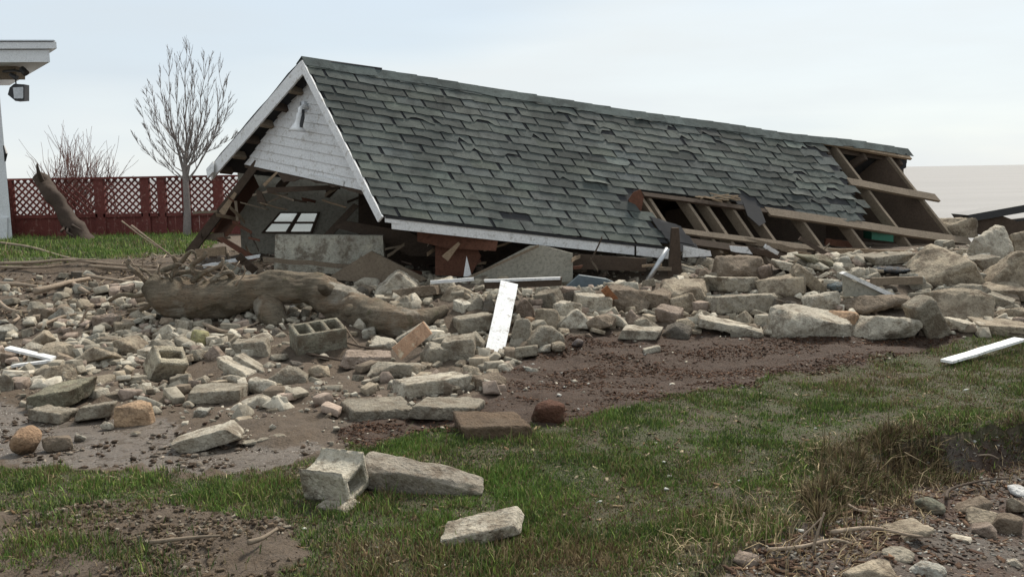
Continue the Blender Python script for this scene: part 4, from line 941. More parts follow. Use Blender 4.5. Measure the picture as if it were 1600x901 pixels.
 (1572, 832, 46, 38, 'chunk', BROWN, 'dark stone with a pale top at the right edge of the gravel', {}),
 (1590, 775, 38, 19, 'round', (.6, .6, .6), 'white cobble at the right edge under the turf bank', {}),
 (1591, 801, 36, 28, 'chunk', TAN, 'brown cobble below the white cobble', {}),
 (1539, 839, 38, 26, 'wedge', PINK, 'small pinkish cone shaped stone in the gravel', {}),
 (1406, 846, 84, 30, 'wedge', TAN, 'flat tan sandstone below the mossy cobble', dict(seed=8)),
 (1403, 882, 60, 32, 'round', GREY, 'grey cobble with a white streak above the front brown rock', {}),
 (1356, 912, 84, 46, 'chunk', TAN, 'front brown rock at the bottom edge of the photo', {}),
 (1450, 908, 54, 38, 'round', (.5, .49, .44), 'whitish knobbly stone at the bottom edge right of the brown rock', {}),
 (1502, 848, 32, 12, 'slab', PALE, 'pale flat pebble on the gravel left of the cone shaped stone', {}),
 (1585, 886, 24, 17, 'wedge', PALE, 'pale pebble near the bottom right corner', {}),
 (1165, 886, 42, 25, 'chunk', PINK, 'lone pinkish grey stone at the front edge of the grass', {}),
 (756, 851, 142, 46, 'slab', PALE, 'pale flat stone lying by itself on the front grass', dict(seed=14, sink=.08)),
 (527, 800, 56, 19, 'slab', PALE, 'small pale chip at the foot of the hollow block on the grass', {}),
 (328, 701, 102, 56, 'slab', PALE, 'pale rough block lying tilted on the wet mud', dict(rot=14, name='concrete_block', cat='concrete block', seed=6)),
 (590, 652, 108, 36, 'slab', GREY, 'left of two half buried slabs meeting at a joint', dict(name=SL, cat=CS, sink=.25)),
 (698, 652, 112, 38, 'slab', GREY, 'right of two half buried slabs meeting at a joint', dict(name=SL, cat=CS, sink=.2)),
 (770, 684, 130, 58, 'box', (.13, .09, .06), 'mud covered brown block half sunk beside the two joined slabs', dict(sink=.38)),
 (858, 656, 50, 40, 'chunk', (.085, .040, .026), 'dark red broken lump right of the mud covered block', {}),
 (415, 693, 70, 11, 'slab', GREY, 'thin flat stone on the mud right of the tilted pale block', {}),
]
for cx, base, w, h, shp, colr, lab, kw in R_: rock(cx, base, w, h, shp, colr, lab, **kw)
# face of concrete leaning in the shed's open end
b = MB(); b.poly_prism([at(430, 367, 10.75), at(598, 368, 10.75), at(602, 430, 10.7), at(428, 425, 10.7)], (0, .13, 0)); o = b.build('concrete_slab', MR, None, 'upright rectangular grey concrete slab under the open gable of the shed', 'concrete slab'); o.color = (.42, .40, .34, 1)
splinter([(508, 436), (580, 392), (668, 436), (640, 446)], 10.3, .06, 'brown_board', W_GREY, None, label='brown triangular board in front of the upright concrete slab', cat='board')

# fillers: each gets wording of its own
LM = [((450, 470), 'driftwood log'), ((783, 500), 'leaning white board'), ((40, 690), 'round rusty boulder'), ((490, 530), 'block with three slots'), ((1025, 415), 'metal downspout'), ((650, 533), 'tan paving piece'),
      ((1446, 480), 'steeply leaning slab'), ((45, 570), 'white corner trim'), ((97, 618), 'large mossy block'), ((618, 445), 'big peaked rock'), ((1262, 500), 'biggest pale boulder'), ((1155, 415), 'big brown boulder'),
      ((1153, 475), 'thick squared block'), ((982, 460), 'flat topped brown rock'), ((1273, 395), 'mossy boulder'), ((1360, 448), 'wooden frame'), ((820, 437), 'fallen beam'), ((674, 600), 'large pale topped slab'), ((342, 610), 'wide grey slab'),
      ((212, 640), 'peach angular stone'), ((1500, 470), 'big rounded boulder'), ((110, 440), 'pile of branches'), ((1480, 415), 'large tan boulder'), ((595, 640), 'two joined slabs'), ((245, 575), 'broken block with a hole'), ((328, 672), 'tilted pale block'), ((1045, 507), 'pinkish square block')]
COLS = [('grey', GREY), ('pale', PALE), ('tan', TAN), ('brown', BROWN), ('dark', DARK), ('pinkish', PINK), ('light grey', (.37, .355, .31))]
SHP = [('chunk', 'rock'), ('wedge', 'wedge'), ('slab', 'slab'), ('box', 'block'), ('round', 'cobble')]
used = {}
AREAS = [([(0, 470), (200, 470), (320, 500), (440, 520), (520, 560), (500, 615), (300, 640), (180, 625), (0, 590)], 74, (14, 46)), ([(540, 520), (600, 500), (700, 480), (760, 470), (900, 450), (960, 500), (880, 560), (780, 600), (680, 600), (560, 600)], 40, (12, 34)),
         ([(880, 455), (1040, 455), (1080, 415), (1250, 402), (1420, 402), (1600, 440), (1600, 520), (1420, 525), (1000, 525), (880, 510)], 56, (14, 44)), ([(0, 430), (260, 430), (230, 480), (0, 480)], 16, (12, 30)), ([(540, 430), (1040, 435), (1040, 455), (540, 470)], 16, (12, 32)), ([(0, 600), (600, 610), (560, 690), (0, 700)], 10, (9, 20))]
for poly, cnt, (s0, s1) in AREAS:
    n = 0; tries = 0; xs = [p[0] for p in poly]; ys = [p[1] for p in poly]
    while n < cnt and tries < 9000:
        tries += 1; x, y = rng.uniform(min(xs), max(xs)), rng.uniform(min(ys), max(ys))
        if not inpoly(np.array([x]), np.array([y]), poly)[0]: continue
        w = s0+(s1-s0)*rng.random()**2; w = w*(.75+.5*(y-400)/250); h = w*rng.uniform(.45, .8)
        if any(abs(x-a)*2 < (w+c)*.62 and abs(y-h/2-b_)*2 < (h+d)*.62 for a, b_, c, d in placed): continue
        lm = sorted(LM, key=lambda q: (q[0][0]-x)**2+((q[0][1]-y)*1.6)**2)[:2]
        ok = False
        for _ in range(40):
            ci, si = rng.integers(0, len(COLS)) if rng.random() < .5 else rng.choice([0, 1, 2, 6]), rng.integers(0, len(SHP)-1) if rng.random() < .9 else 4
            sz = 'small' if w < 20 else 'medium' if w < 32 else 'large'
            (lx, ly), ln = lm[0 if rng.random() < .8 else 1]; dx, dy = x-lx, (y-ly)*1.6; dist = math.hypot(dx, dy)
            how = ('right of' if dx > 0 else 'left of') if abs(dx) > abs(dy) else ('below' if dy > 0 else 'above')
            nr = 'just ' if dist < 60 else '' if dist < 110 else 'well '
            lab = f'{sz} {COLS[ci][0]} {SHP[si][1]} {nr}{how} the {ln}'
            if lab not in used: ok = True; break
        if not ok: continue
        used[lab] = 1; rock(x, y+h*.3, w, h, SHP[si][0], COLS[ci][1], lab, seed=int(rng.integers(1, 99999)), sink=.2); n += 1

# ------------------------------------------------------------------ hollow concrete blocks
def cmu(name, P0, R, Lx, Ly, Lz, cells, label, wall=.035, color=(.30, .28, .235), colr=None, concave=0.0):
    """block: length Lx, depth Ly, cells run along z (open both ends)"""
    import bmesh
    bm = bmesh.new(); m = cells; web = .03; cw = (Lx-web*(m+1))/m; xs = [-Lx/2]; 
    for i in range(m): xs += [-Lx/2+web*(i+1)+cw*i, -Lx/2+(web+cw)*(i+1)]
    xs.append(Lx/2); ys = [-Ly/2, -Ly/2+wall, Ly/2-wall, Ly/2]; nz_ = 8
    def solid(i, j): return not (j == 1 and i % 2 == 1)
    vs = {}
    def vert(i, j, k):
        if (i, j, k) not in vs: vs[(i, j, k)] = bm.verts.new((xs[i], ys[j], -Lz/2+Lz*k/nz_))
        return vs[(i, j, k)]
    nx = len(xs)-1
    for i in range(nx):
        for j in range(3):
            if not solid(i, j): continue
            for k in (0, nz_): f = [vert(i, j, k), vert(i+1, j, k), vert(i+1, j+1, k), vert(i, j+1, k)]; bm.faces.new(f if k else f[::-1])
            for (di, dj, a, c) in ((0, -1, (i, j), (i+1, j)), (1, 0, (i+1, j), (i+1, j+1)), (0, 1, (i+1, j+1), (i, j+1)), (-1, 0, (i, j+1), (i, j))):
                ii, jj = i+di, j+dj
                if 0 <= ii < nx and 0 <= jj < 3 and solid(ii, jj): continue
                for k in range(nz_): bm.faces.new([vert(*a, k), vert(*c, k), vert(*c, k+1), vert(*a, k+1)])
    bmesh.ops.bevel(bm, geom=[e for e in bm.edges if len(e.link_faces) == 2 and e.calc_face_angle(0) > .5], offset=.006, segments=2, affect='EDGES')
    bmesh.ops.subdivide_edges(bm, edges=[e for e in bm.edges if e.calc_length() > .03], cuts=2, use_grid_fill=True)
    bmesh.ops.triangulate(bm, faces=bm.faces); bm.verts.index_update()
    V = np.array([v.co[:] for v in bm.verts]); Fi = np.array([[v.index for v in f.verts] for f in bm.faces], np.int32); bm.free()
    if concave: V[:, 0] += np.where(abs(V[:, 0]) > Lx/2-.05, -np.sign(V[:, 0])*concave*np.clip(1-(V[:, 1]/(Ly/2))**4, 0, 1)*(V[:, 0] < 0), 0)
    V = V+np.stack([fbm(V[:, 0]*30+q*9, V[:, 1]*30, V[:, 2]*30, 60+q, 3) for q in range(3)], -1)*.006
    V = V@R.T; V = V+P0; o = npmesh(name, V, Fi, MR); o.color = color+(1,); return tag(o, label, 'concrete block')
# lying on the grass, cell axis pointing right and towards the viewer; its long flutes face up
P = gp(516, 792); 
RX = lambda a: rotm([1, 0, 0], math.radians(a)); RZ = lambda a: rotm([0, 0, 1], math.radians(a)); RY = lambda a: rotm([0, 1, 0], math.radians(a))
# local z (cell axis) -> towards right-near; local x -> up/back
Rb = RZ(-24)@RX(15)@RY(90)
o = cmu('concrete_block', P+np.array([.0, .13, .100]), Rb, .175, .19, .235, 1, 'hollow single cell concrete block lying on its side on the front grass', .030, (.50, .46, .38), concave=.04)
P = gp(492, 556); cmu('concrete_block', P+np.array([.0, .16, .125]), RZ(28)@RX(14)@RY(-4), .42, .26, .20, 3, 'grey concrete block with three open slots facing up beside the log', .032, (.25, .235, .185))
P = gp(250, 596); cmu('concrete_block', P+np.array([0, .14, .10]), RZ(35)@RX(38)@RY(14), .24, .19, .22, 1, 'broken concrete block with one dark round hole left of the wide grey slab', .055, (.40, .36, .28))
# long tapered slab behind the hollow block
def pxslab(poly, name, label, colr, depth=.3, rise=0.0, cat='concrete slab', mat=None, basepx=None):
    pts = []; 
    base = max(y for x, y in poly); xb = [x for x, y in poly if y == base][0]; P = gp(*(basepx or (xb, base)))
    b = MB(); b.poly_prism([at(x, y, P[1]+rise*(poly[0][1]-y)) for x, y in poly], (0.02, depth, .0)); o = b.build(name, mat or MR, None, label, cat); o.color = colr+(1,); return o
rt0, rt1 = gp(556, 772), gp(742, 778)
V, Fi = rock_geo('slab', (.62, .16, .105), 4, 71); V = V*np.where(V[:, :1] > 0, 1, 1); V[:, 2] *= np.interp(V[:, 0], [-.31, .1, .31], [1.25, 1.0, .55]); V[:, 1] *= np.interp(V[:, 0], [-.3, .31], [1.1, .8])
c = gp(655, 778)+np.array([0, .10, .055]); V = V@(RZ(-10)@RX(12)@RY(7)).T; o = npmesh('concrete_slab', V+c, Fi, MR); o.color = (.27, .24, .20, 1); tag(o, 'long tapering grey slab lying behind the hollow block on the grass', 'concrete slab')

# ------------------------------------------------------------------ boards, pipes, trim
def bd(x0, y0, x1, y1, w, name, mat, label, Y0=None, Y1=None, th=.025, cat='board', seg=6, wob=.0015, up=0.0, wv=None, tv=None):
    p0 = gp(x0, y0) if Y0 is None else at(x0, y0, Y0); p1 = gp(x1, y1) if Y1 is None else at(x1, y1, Y1); p0 = p0+[0, 0, up]; p1 = p1+[0, 0, up]
    d = unit(p1-p0); n = np.cross(d, [0, 1, 0]); n = unit(n) if np.linalg.norm(n) > .05 else np.array([1, 0, 0]); m = (p0[1]+p1[1])/2
    W = w*m/F; b = MB(); b.board(p0-n*W/2, p1-n*W/2, (n*W if wv is None else np.array(wv)), (np.array([0, th, 0]) if tv is None else np.array(tv)), seg, wob); return b.build(name, mat, None, label, cat)
Yw = gp(771, 556)[1]
bd(772, 555, 796, 441, 29, 'white_board', W_WHITE2, 'bright white painted board leaning upright on the rubble', Yw+.0, Yw+.75, .022)
bd(757, 445, 878, 440, 13, 'fallen_beam', W_DARK, 'dark beam with a white upper edge behind the white board', Yw+1.0, Yw+1.05, .09, 'beam')
bd(757, 439, 876, 435, 4, 'white_batten', W_WHITE, 'thin white batten along the top of the dark fallen beam', Yw+.98, Yw+1.03, .05)
bd(672, 441, 740, 436, 5, 'white_batten', W_WHITE, 'thin white strip under the torn red sheathing', Yw+1.1, Yw+1.1, .03)
p = gp(15, 560)
b = MB(); q = [gp(12, 554), gp(78, 573), gp(80, 580), gp(20, 584), gp(18, 578), gp(52, 572), gp(10, 562)]
b.board(gp(8, 558)+[0, 0, .06], gp(80, 575)+[0, 0, .06], (0.0, .10, 0.0), (0, 0, .02)); b.board(gp(80, 577)+[0, 0, .05], gp(18, 584)+[0, 0, .05], (0, .06, 0), (0, 0, .02))
b.build('corner_trim', W_WHITE, None, 'white L shaped corner trim lying at the left edge', 'trim')
bd(619, 553, 668, 512, 24, 'paving_piece', None or W_RUST, 'tan and pink flat paving piece tilted on the pale slab', gp(619, 560)[1]-.02, gp(619, 560)[1]+.25, .04, 'paving piece').data.materials[0] = m_wood('pink_tan_brick', (.30, .17, .10), (.40, .26, .17), 1, .9, (.5, .42, .3))
b = MB(); pa, pb = gp(1488, 574), gp(1602, 548); dd = unit(np.cross(pb-pa, [0, 0, 1])); b.board(pa+[0, 0, .03], pb+[0, 0, .08], -dd*.10, (0, 0, .02), 6, .001); b.build('white_board', W_WHITE2, None, 'white painted board lying on the grass at the right', 'board')
b = MB(); b.tube([at(1262, 433, 10.6), at(1330, 424, 10.7), at(1412, 421, 10.8)], [.026]*3, 8); b.build('white_pipe', M_LAMP, None, 'white pipe lying across the rubble under the concrete beam', 'pipe', smooth=True)
Yk = gp(1360, 478)[1]
fr = MB(); fr.poly_prism([at(1316, 428, Yk), at(1322, 425, Yk), at(1404, 462, Yk), at(1404, 470, Yk)], (0, .09, 0)); fo = fr.build('wooden_frame', W_WHITE, None, 'triangular wooden frame with a pale sloping edge in the right hand pile', 'frame')
b = MB(); b.poly_prism([at(1318, 431, Yk+.03), at(1400, 468, Yk+.03), at(1318, 462, Yk+.03)], (0, .03, 0)); b.build('panel', W_STUCCO, fo)
bd(1362, 440, 1442, 438, 12, 'brown_board', W_GREY, 'short brown board right of the triangular wooden frame', Yk+.25, Yk+.3, .04)
bd(944, 450, 974, 486, 13, 'splintered_board', m_wood('orange_wood', (.22, .085, .04), (.36, .18, .09), 1, .85, (.10, .05, .03)), 'orange splintered board against the dark flat topped rock', gp(974, 490)[1], gp(974, 490)[1]+.2, .03)
bd(1062, 440, 1108, 470, 7, 'dark_board', W_DARK, 'thin dark board stuck between the tan boulder and squared block', 9.9, 9.7, .03)
bd(1250, 372, 1330, 420, 7, 'dark_board', W_DARK, 'dark broken board beside the mossy boulder under the rafters', 11.5, 11.0, .04)
bd(1296, 402, 1322, 425, 16, 'grey_board', W_STUCCO, 'grey triangular board scrap right of the mossy boulder', 11.0, 10.9, .02)
for k, (x0, y0, x1, y1, w, m, lab) in enumerate([(1150, 372, 1260, 395, 9, W_GREY, 'long weathered plank crossing behind the big brown boulder'), (1170, 388, 1215, 402, 9, W_DARK, 'short dark plank above the pinkish boulder'), (1196, 384, 1216, 396, 6, W_WHITE, 'small white painted scrap above the pale sloping slab'), (1290, 378, 1350, 384, 10, W_RUST, 'reddish plank lying between the bare rafters'),
                                              (1290, 392, 1450, 396, 8, W_TAN, 'tan plank lying behind the long concrete beam'), (410, 405, 560, 418, 7, W_GREY, 'grey plank in front of the upright concrete slab'), (310, 372, 350, 368, 9, W_GREY, 'grey plank end sticking out at the shed corner'), (305, 396, 352, 392, 13, W_TAN, 'short broken round timber above the log roots'), (318, 416, 404, 400, 5, W_WHITE, 'narrow white lath lying over the log roots'), (345, 412, 372, 426, 14, W_STUCCO, 'grey scrap of board beside the log roots'), (372, 400, 398, 424, 12, W_DARK, 'black scrap of board above the middle of the log')]):
    Yq = {0: 11.6, 1: 11.0, 2: 10.9, 3: 12.6, 4: 12.0, 5: 10.4, 6: 11.8, 7: 11.0, 8: 10.4, 9: 10.2, 10: 10.3}[k]
    bd(x0, y0, x1, y1, w, 'plank' if k != 7 else 'round_timber', m, lab, Yq, Yq+.1, .04, 'plank', 8, .004)
for k, (x, y, w) in enumerate([(385, 486, 20), (450, 482, 28)]): splinter([(x-w/2, y-3), (x+w/2, y-4), (x+w/2-4, y+2), (x, y+5), (x-w/2, y+3)], Yl+.25, .02, 'white_scrap', W_WHITE2, None, label=('square white scrap in the dark under the log' if k == 0 else 'jagged white scrap under the log right of its stub'), cat='scrap')
# splinters and laths tangled at the open end and under the eave, broken off the shed
rl = np.random.default_rng(55)
for (x0, x1, y0, y1, Yd, cnt) in ((300, 400, 300, 400, 11.6, 16), (400, 560, 296, 325, 11.4, 8), (600, 760, 385, 430, 10.6, 12), (880, 1030, 405, 435, 10.5, 6), (1070, 1300, 385, 410, 11.6, 12)):
    for k in range(cnt):
        x, y = rl.uniform(x0, x1), rl.uniform(y0, y1); a = rl.normal(-.9 if x < 400 else 0, .6); ln = rl.uniform(14, 46); q0 = at(x, y, Yd+rl.uniform(-.2, .2)); q1 = at(x+ln*math.cos(a), y-ln*math.sin(a), Yd+rl.uniform(-.2, .3))
        b = MB(); b.board(q0, q1, np.array([0, 0, 1.])*rl.uniform(.015, .05), (0, .02, 0), 3, .004); b.build('broken_lath', [W_TAN, W_GREY, W_DARK, W_RUST, W_GREY][k % 5], shed)
# black roof piece at the right edge
b = MB(); b.poly_prism([at(1512, 336, 13.2), at(1640, 313, 13.2), at(1640, 325, 13.2), at(1519, 346, 13.2)], (0, .5, 0)); rp = b.build('roof_fragment', M_BLACK, None, 'black roof fragment rising from the rubble at the right edge', 'roof fragment')
b = MB(); b.poly_prism([at(1519, 346, 13.25), at(1566, 337, 13.25), at(1590, 346, 13.25), at(1640, 340, 13.25), at(1640, 375, 13.25), at(1525, 366, 13.25)], (0, .4, 0)); b.build('torn_panel', W_DARK, rp)
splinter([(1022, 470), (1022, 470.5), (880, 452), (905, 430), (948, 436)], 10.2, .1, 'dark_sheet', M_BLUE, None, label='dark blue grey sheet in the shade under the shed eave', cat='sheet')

# ------------------------------------------------------------------ branches
BR = [([(0, 384), (50, 392), (110, 410), (150, 412)], .018, 'long thin branch on the far lawn edge at the left'), ([(0, 419), (60, 417), (105, 413), (180, 420), (250, 424)], .022, 'long straight branch running from the left edge to the log roots'), ([(0, 424), (60, 425), (108, 420)], .018, 'second long branch just below the longest straight one'),
      ([(140, 422), (200, 427), (245, 430)], .020, 'short straight branch left of the log roots'), ([(136, 438), (170, 444), (215, 450)], .024, 'pale branch pointing at the log end'), ([(180, 445), (205, 440), (210, 437)], .016, 'small forked twig on the pale branch'), ([(55, 468), (85, 460), (112, 452), (140, 446)], .038, 'thick grey branch with a cut end in the branch pile'),
      ([(110, 450), (128, 462), (140, 468)], .030, 'short light branch crossing the thick grey branch'), ([(0, 481), (15, 492), (40, 497), (62, 492)], .022, 'curved pale branch at the left edge of the pile'), ([(0, 454), (30, 454), (58, 457)], .030, 'flat brown branch at the left edge'), ([(182, 470), (200, 455), (210, 452)], .018, 'slanting dark branch left of the log'),
      ([(110, 508), (125, 505), (133, 490), (138, 483), (148, 484)], .014, 'hooked twig curling among the left stones'), ([(175, 505), (180, 492), (178, 480)], .014, 'crooked white twig below the log roots'), ([(20, 512), (30, 505), (26, 500)], .018, 'stubby stick in the left rubble'), ([(310, 510), (330, 520), (355, 527), (385, 520), (405, 512)], .018, 'wavy root lying under the middle of the log'),
      ([(538, 510), (552, 530), (564, 543)], .010, 'thin light twig leaning right of the block with three slots'), ([(300, 375), (330, 372), (250, 392), (205, 350)], .0, ''), ([(205, 352), (235, 375), (268, 400), (275, 406)], .014, 'thin branch slanting down across the back lawn'), ([(190, 345), (225, 372), (262, 395)], .010, 'fine twig parallel to the slanting lawn branch'),
      ([(200, 400), (212, 418), (225, 428)], .010, 'curved dry stalk left of the log'), ([(222, 425), (224, 400), (232, 392)], .008, 'fine upright stalk beside the log roots'), ([(490, 520), (520, 535), (560, 548), (610, 555)], .012, 'dark rod lying beyond the pinkish slab'), ([(60, 520), (95, 505), (120, 500)], .02, 'bent brown branch among the left stones'), ([(135, 520), (150, 505), (185, 502), (215, 490)], .014, 'long crooked twig below the log roots'),
      ([(480, 560), (530, 570), (560, 575)], .011, 'dark twig in the mud below the three slot block'), ([(1270, 860), (1275, 840), (1288, 800)], .007, 'upright pale stalk at the grass edge above the gravel'), ([(1240, 850), (1262, 830), (1284, 808)], .006, 'fine slanting stalk beside the upright stalk'), ([(1200, 872), (1250, 868), (1300, 858), (1330, 862)], .009, 'long dry root lying on the gravel edge'),
      ([(1300, 845), (1360, 838), (1420, 850), (1455, 853)], .010, 'brown root across the gravel above the flat sandstone'), ([(1478, 790), (1485, 775), (1530, 762), (1575, 758)], .009, 'curved red brown root over the flat brown stone'), ([(1325, 800), (1340, 808), (1358, 812)], .008, 'bright pale stick at the foot of the turf bank'), ([(1518, 712), (1545, 710), (1560, 716)], .006, 'bleached grass root hanging from the turf bank'),
      ([(1440, 523), (1520, 522), (1600, 530)], .009, 'thin dark rod along the right hand slabs'), ([(388, 865), (410, 858), (434, 842)], .012, 'mud stained stick in the bare soil bottom left'), ([(235, 862), (300, 856), (345, 850)], .010, 'thin stick pressed in the bare soil bottom left')]
for pth, r, lab in BR:
    if not lab: continue
    hi = {'fine upright stalk beside the log roots', 'curved dry stalk left of the log', 'upright pale stalk at the grass edge above the gravel', 'fine slanting stalk beside the upright stalk', 'thin light twig leaning right of the block with three slots', 'thin branch slanting down across the back lawn', 'fine twig parallel to the slanting lawn branch', 'hooked twig curling among the left stones', 'crooked white twig below the log roots', 'bleached grass root hanging from the turf bank'}
    if lab in hi: Yb = gp(*max(pth, key=lambda q: q[1]))[1]-.05; pts = [at(x, y, Yb) for x, y in pth]
    else: pts = [gp(x, y)+[0, 0, r*1.6+.02] for x, y in pth]
    ys_ = [p[1] for p in pts]
    if lab not in hi and max(ys_)-min(ys_) > 2.5: m_ = float(np.median(ys_)); pts = [at(x, y, min(max(p[1], m_-.8), m_+.8)) for (x, y), p in zip(pth, pts)]
    rough_tube(pts, [r*(1-.5*i/(len(pts)-1)) for i in range(len(pts))], 7, 'branch' if r > .012 else 'twig', None, .15, 4, int(r*1000), W_GREY if 'bare soil' in lab else W_STICK if 'dark' not in lab and 'red' not in lab else W_DARK)
    o = COL.objects[-1]; c = o.location.copy(); tag(o, lab, 'branch' if r > .012 else 'twig', 'washed up branches and twigs')

# ------------------------------------------------------------------ loose small stuff
def scatter_chips(name, n, region, size, pal, flatn=1.0, sinkk=.2, aspect=1.0):
    base = np.array([[1, 0, 0], [-1, 0, 0], [0, 1, 0], [0, -1, 0], [0, 0, 1], [0, 0, -1], [.7, .7, .5], [-.7, .6, -.5], [.6, -.7, .6], [-.6, -.6, .5]], float)
    import bmesh
    bm = bmesh.new(); [bm.verts.new(v) for v in base]; bmesh.ops.convex_hull(bm, input=bm.verts); bm.verts.ensure_lookup_table(); bm.verts.index_update()
    bv = np.array([v.co[:] for v in bm.verts]); bf = np.array([[v.index for v in f.verts] for f in bm.faces if len(f.verts) == 3], np.int32); bm.free()
    X_ = rng.uniform(region[0], region[1], n*3); Y_ = region[2]+(region[3]-region[2])*rng.random(n*3)**1.0
    return bv, bf, X_, Y_
def rubble(name, P_, size, pal, flatn=.62, nv=14, lv=1):
    Vs, Fs, Ts, off = [], [], [], 0; pal = np.array(pal); idx = rng.integers(0, nv, len(P_))
    for q in range(nv):
        Pq = P_[idx == q]; n = len(Pq); V0, F0 = shard_geo(['chunk', 'box', 'wedge', 'slab'][q % 4], (1, .8, flatn if q % 4 != 3 else .3), 900+q, 0)
        s = size[0]+(size[1]-size[0])*rng.random(n)**2.6; a = rng.uniform(0, 6.28, n); tl = rng.normal(0, .35, n); ca, sa, ct, st = np.cos(a)[:, None], np.sin(a)[:, None], np.cos(tl)[:, None], np.sin(tl)[:, None]
        x, y, z = [V0[None, :, i]*s[:, None]*rng.uniform(.75, 1.25, (n, 1)) for i in range(3)]
        x, z = x*ct-z*st, x*st+z*ct; x, y = x*ca-y*sa, x*sa+y*ca; V = np.stack([x, y, z], -1)+Pq[:, None]; V[..., 2] += (s*.22)[:, None]
        Fs.append((F0[None]+(np.arange(n)*len(V0))[:, None, None]).reshape(-1, 3)+off); off += n*len(V0); Vs.append(V.reshape(-1, 3))
        c = pal[rng.integers(0, len(pal), n)]*np.exp(rng.normal(0, .16, (n, 1))); Ts.append(np.repeat(c, len(V0), 0))
    o = npmesh(name, np.concatenate(Vs), np.concatenate(Fs), MCH, tint=np.concatenate(Ts), origin=(0, 0, 0)); return tag(o, None, None, None, 'stuff')
def chips(name, P_, size, pal, label=None, flatn=.6, long=1.0, kind='stuff', mat=None):
    n = len(P_); bv, bf, _, _ = scatter_chips('', 1, (0, 1, 0, 1), 0, 0)
    s = size[0]+(size[1]-size[0])*rng.random(n)**2.2; sx = s*rng.uniform(.8, 1.5, n)*long; sy = s*rng.uniform(.6, 1.1, n); sz = s*flatn*rng.uniform(.6, 1.1, n)
    jit = 1+rng.normal(0, .36, (n, len(bv), 3)); L_ = bv[None]*jit*np.stack([sx, sy, sz], -1)[:, None]*.5
    a = rng.uniform(0, 6.28, n); tl = rng.normal(0, .3, n); ca, sa, ct, st = np.cos(a), np.sin(a), np.cos(tl), np.sin(tl)
    x, y, z = L_[..., 0], L_[..., 1], L_[..., 2]; x, z = x*ct[:, None]-z*st[:, None], x*st[:, None]+z*ct[:, None]; x, y = x*ca[:, None]-y*sa[:, None], x*sa[:, None]+y*ca[:, None]
    V = np.stack([x, y, z], -1)+P_[:, None]; V[..., 2] += (sz*.22)[:, None]
    Fi = (bf[None]+(np.arange(n)*len(bv))[:, None, None]).reshape(-1, 3); pal = np.array(pal); c = pal[rng.integers(0, len(pal), n)]*np.exp(rng.normal(0, .22, (n, 1)))
    o = npmesh(name, V.reshape(-1, 3), Fi, mat or MCH, tint=np.repeat(c, len(bv), 0), origin=(0, 0, 0)); return tag(o, label, None, None, kind)
def sample(n, x0, x1, y0, y1, fn):
    out = []; tot = 0
    while tot < n:
        x = rng.uniform(x0, x1, 60000); y = y0*(y1/y0)**rng.random(60000); x = x*(y/y1) if False else x
        z = H(x, y); k = fn(x, y, z); x, y = x[k], y[k]; P_ = np.stack([x, y, surf(x, y)], -1); out.append(P_); tot += len(P_)
    return np.concatenate(out)[:n]
def zsel(which, den=None):
    def fn(x, y, z):
        px, py = proj(np.stack([x, y, z], -1)); vis = (px > -250) & (px < 1850) & (py < 1050) & (py > 250)
        g, gb, m, w, v = zones(x, y, z); k = {'grass': g > .5, 'back': gb > .5, 'mulch': m > .5, 'wet': w > .5, 'gravel': v > .5, 'mud': (g+gb+m+w+v) < .5}[which]
        k = k & vis
        if den is not None: k = k & (rng.random(len(x)) < den(x, y, px, py))
        return k
    return fn
PALR = [GREY, PALE, TAN, BROWN, PALE, PINK, (.37, .345, .29), GREY, GREY]
rubden = lambda x, y, px, py: np.clip(.15+.85*((py > np.where(px > 1062, 394, np.where(px > 850, 448, np.where(px > 540, 432, 455)))) & (py < 610)), 0, 1)*(py < 655)*(1-.8*((px > 700) & (py > 620)))*np.clip(.75+fbm(x*1.6, y*1.6, 0, 66, 2)*2.4-.25*(px < 560)-.35*((px < 300) & (py < 505)), .03, 1)
rubble('rubble_debris', sample(6000, -7, 8, 5.2, 13, zsel('mud', rubden)), (.03, .16), PALR)
rubble('small_rubble', sample(7000, -7, 8, 5, 13, zsel('mud', lambda x, y, px, py: (py < 700)*np.clip(.45+fbm(x*1.6, y*1.6, 0, 66, 2)*2, .05, 1))), (.008, .045), PALR+[(.08, .05, .035)]*4)
chips('mulch_litter', sample(20000, -3, 8, 5, 10, zsel('mulch', lambda x, y, px, py: np.clip(.4+fbm(x*2.5, y*5, 0, 71, 3)*2.2, .04, 1))), (.004, .020), [(.068, .032, .018), (.085, .044, .026), (.045, .022, .013), (.12, .068, .042), (.070, .034, .020)], None, .35, 1.8)
chips('twig_litter', sample(2600, -8, 1, 6.5, 13, zsel('mud', lambda x, y, px, py: (px < 420)*(py < 530)*np.clip(.35+fbm(x*2, y*2, 0, 72, 2)*2, .05, 1))), (.015, .04), [(.24, .18, .12), (.15, .11, .075), (.32, .26, .19), (.10, .07, .05)], None, .28, 3.6)
chips('white_flecks', sample(60, -5, 6.5, 2.7, 9, zsel('grass')), (.012, .035), [(.5, .5, .47)])
chips('pebbles', sample(160, -3, 8, 5, 10, zsel('mulch')), (.012, .04), [PALE, (.5, .48, .44), GREY])
chips('gravel', sample(7000, .8, 5, 2.5, 6.2, zsel('gravel')), (.004, .022), [(.30, .27, .23), (.14, .11, .09), (.2, .15, .11), (.10, .06, .04), (.4, .38, .34)])
chips('root_litter', sample(3500, .8, 5, 2.5, 6.2, zsel('gravel', lambda x, y, px, py: np.clip(1.1-dpoly(x, y, bank_line)*1.6, 0.05, 1))), (.006, .032), [(.10, .058, .036), (.14, .085, .055), (.07, .04, .027)], None, .4, 2.0)
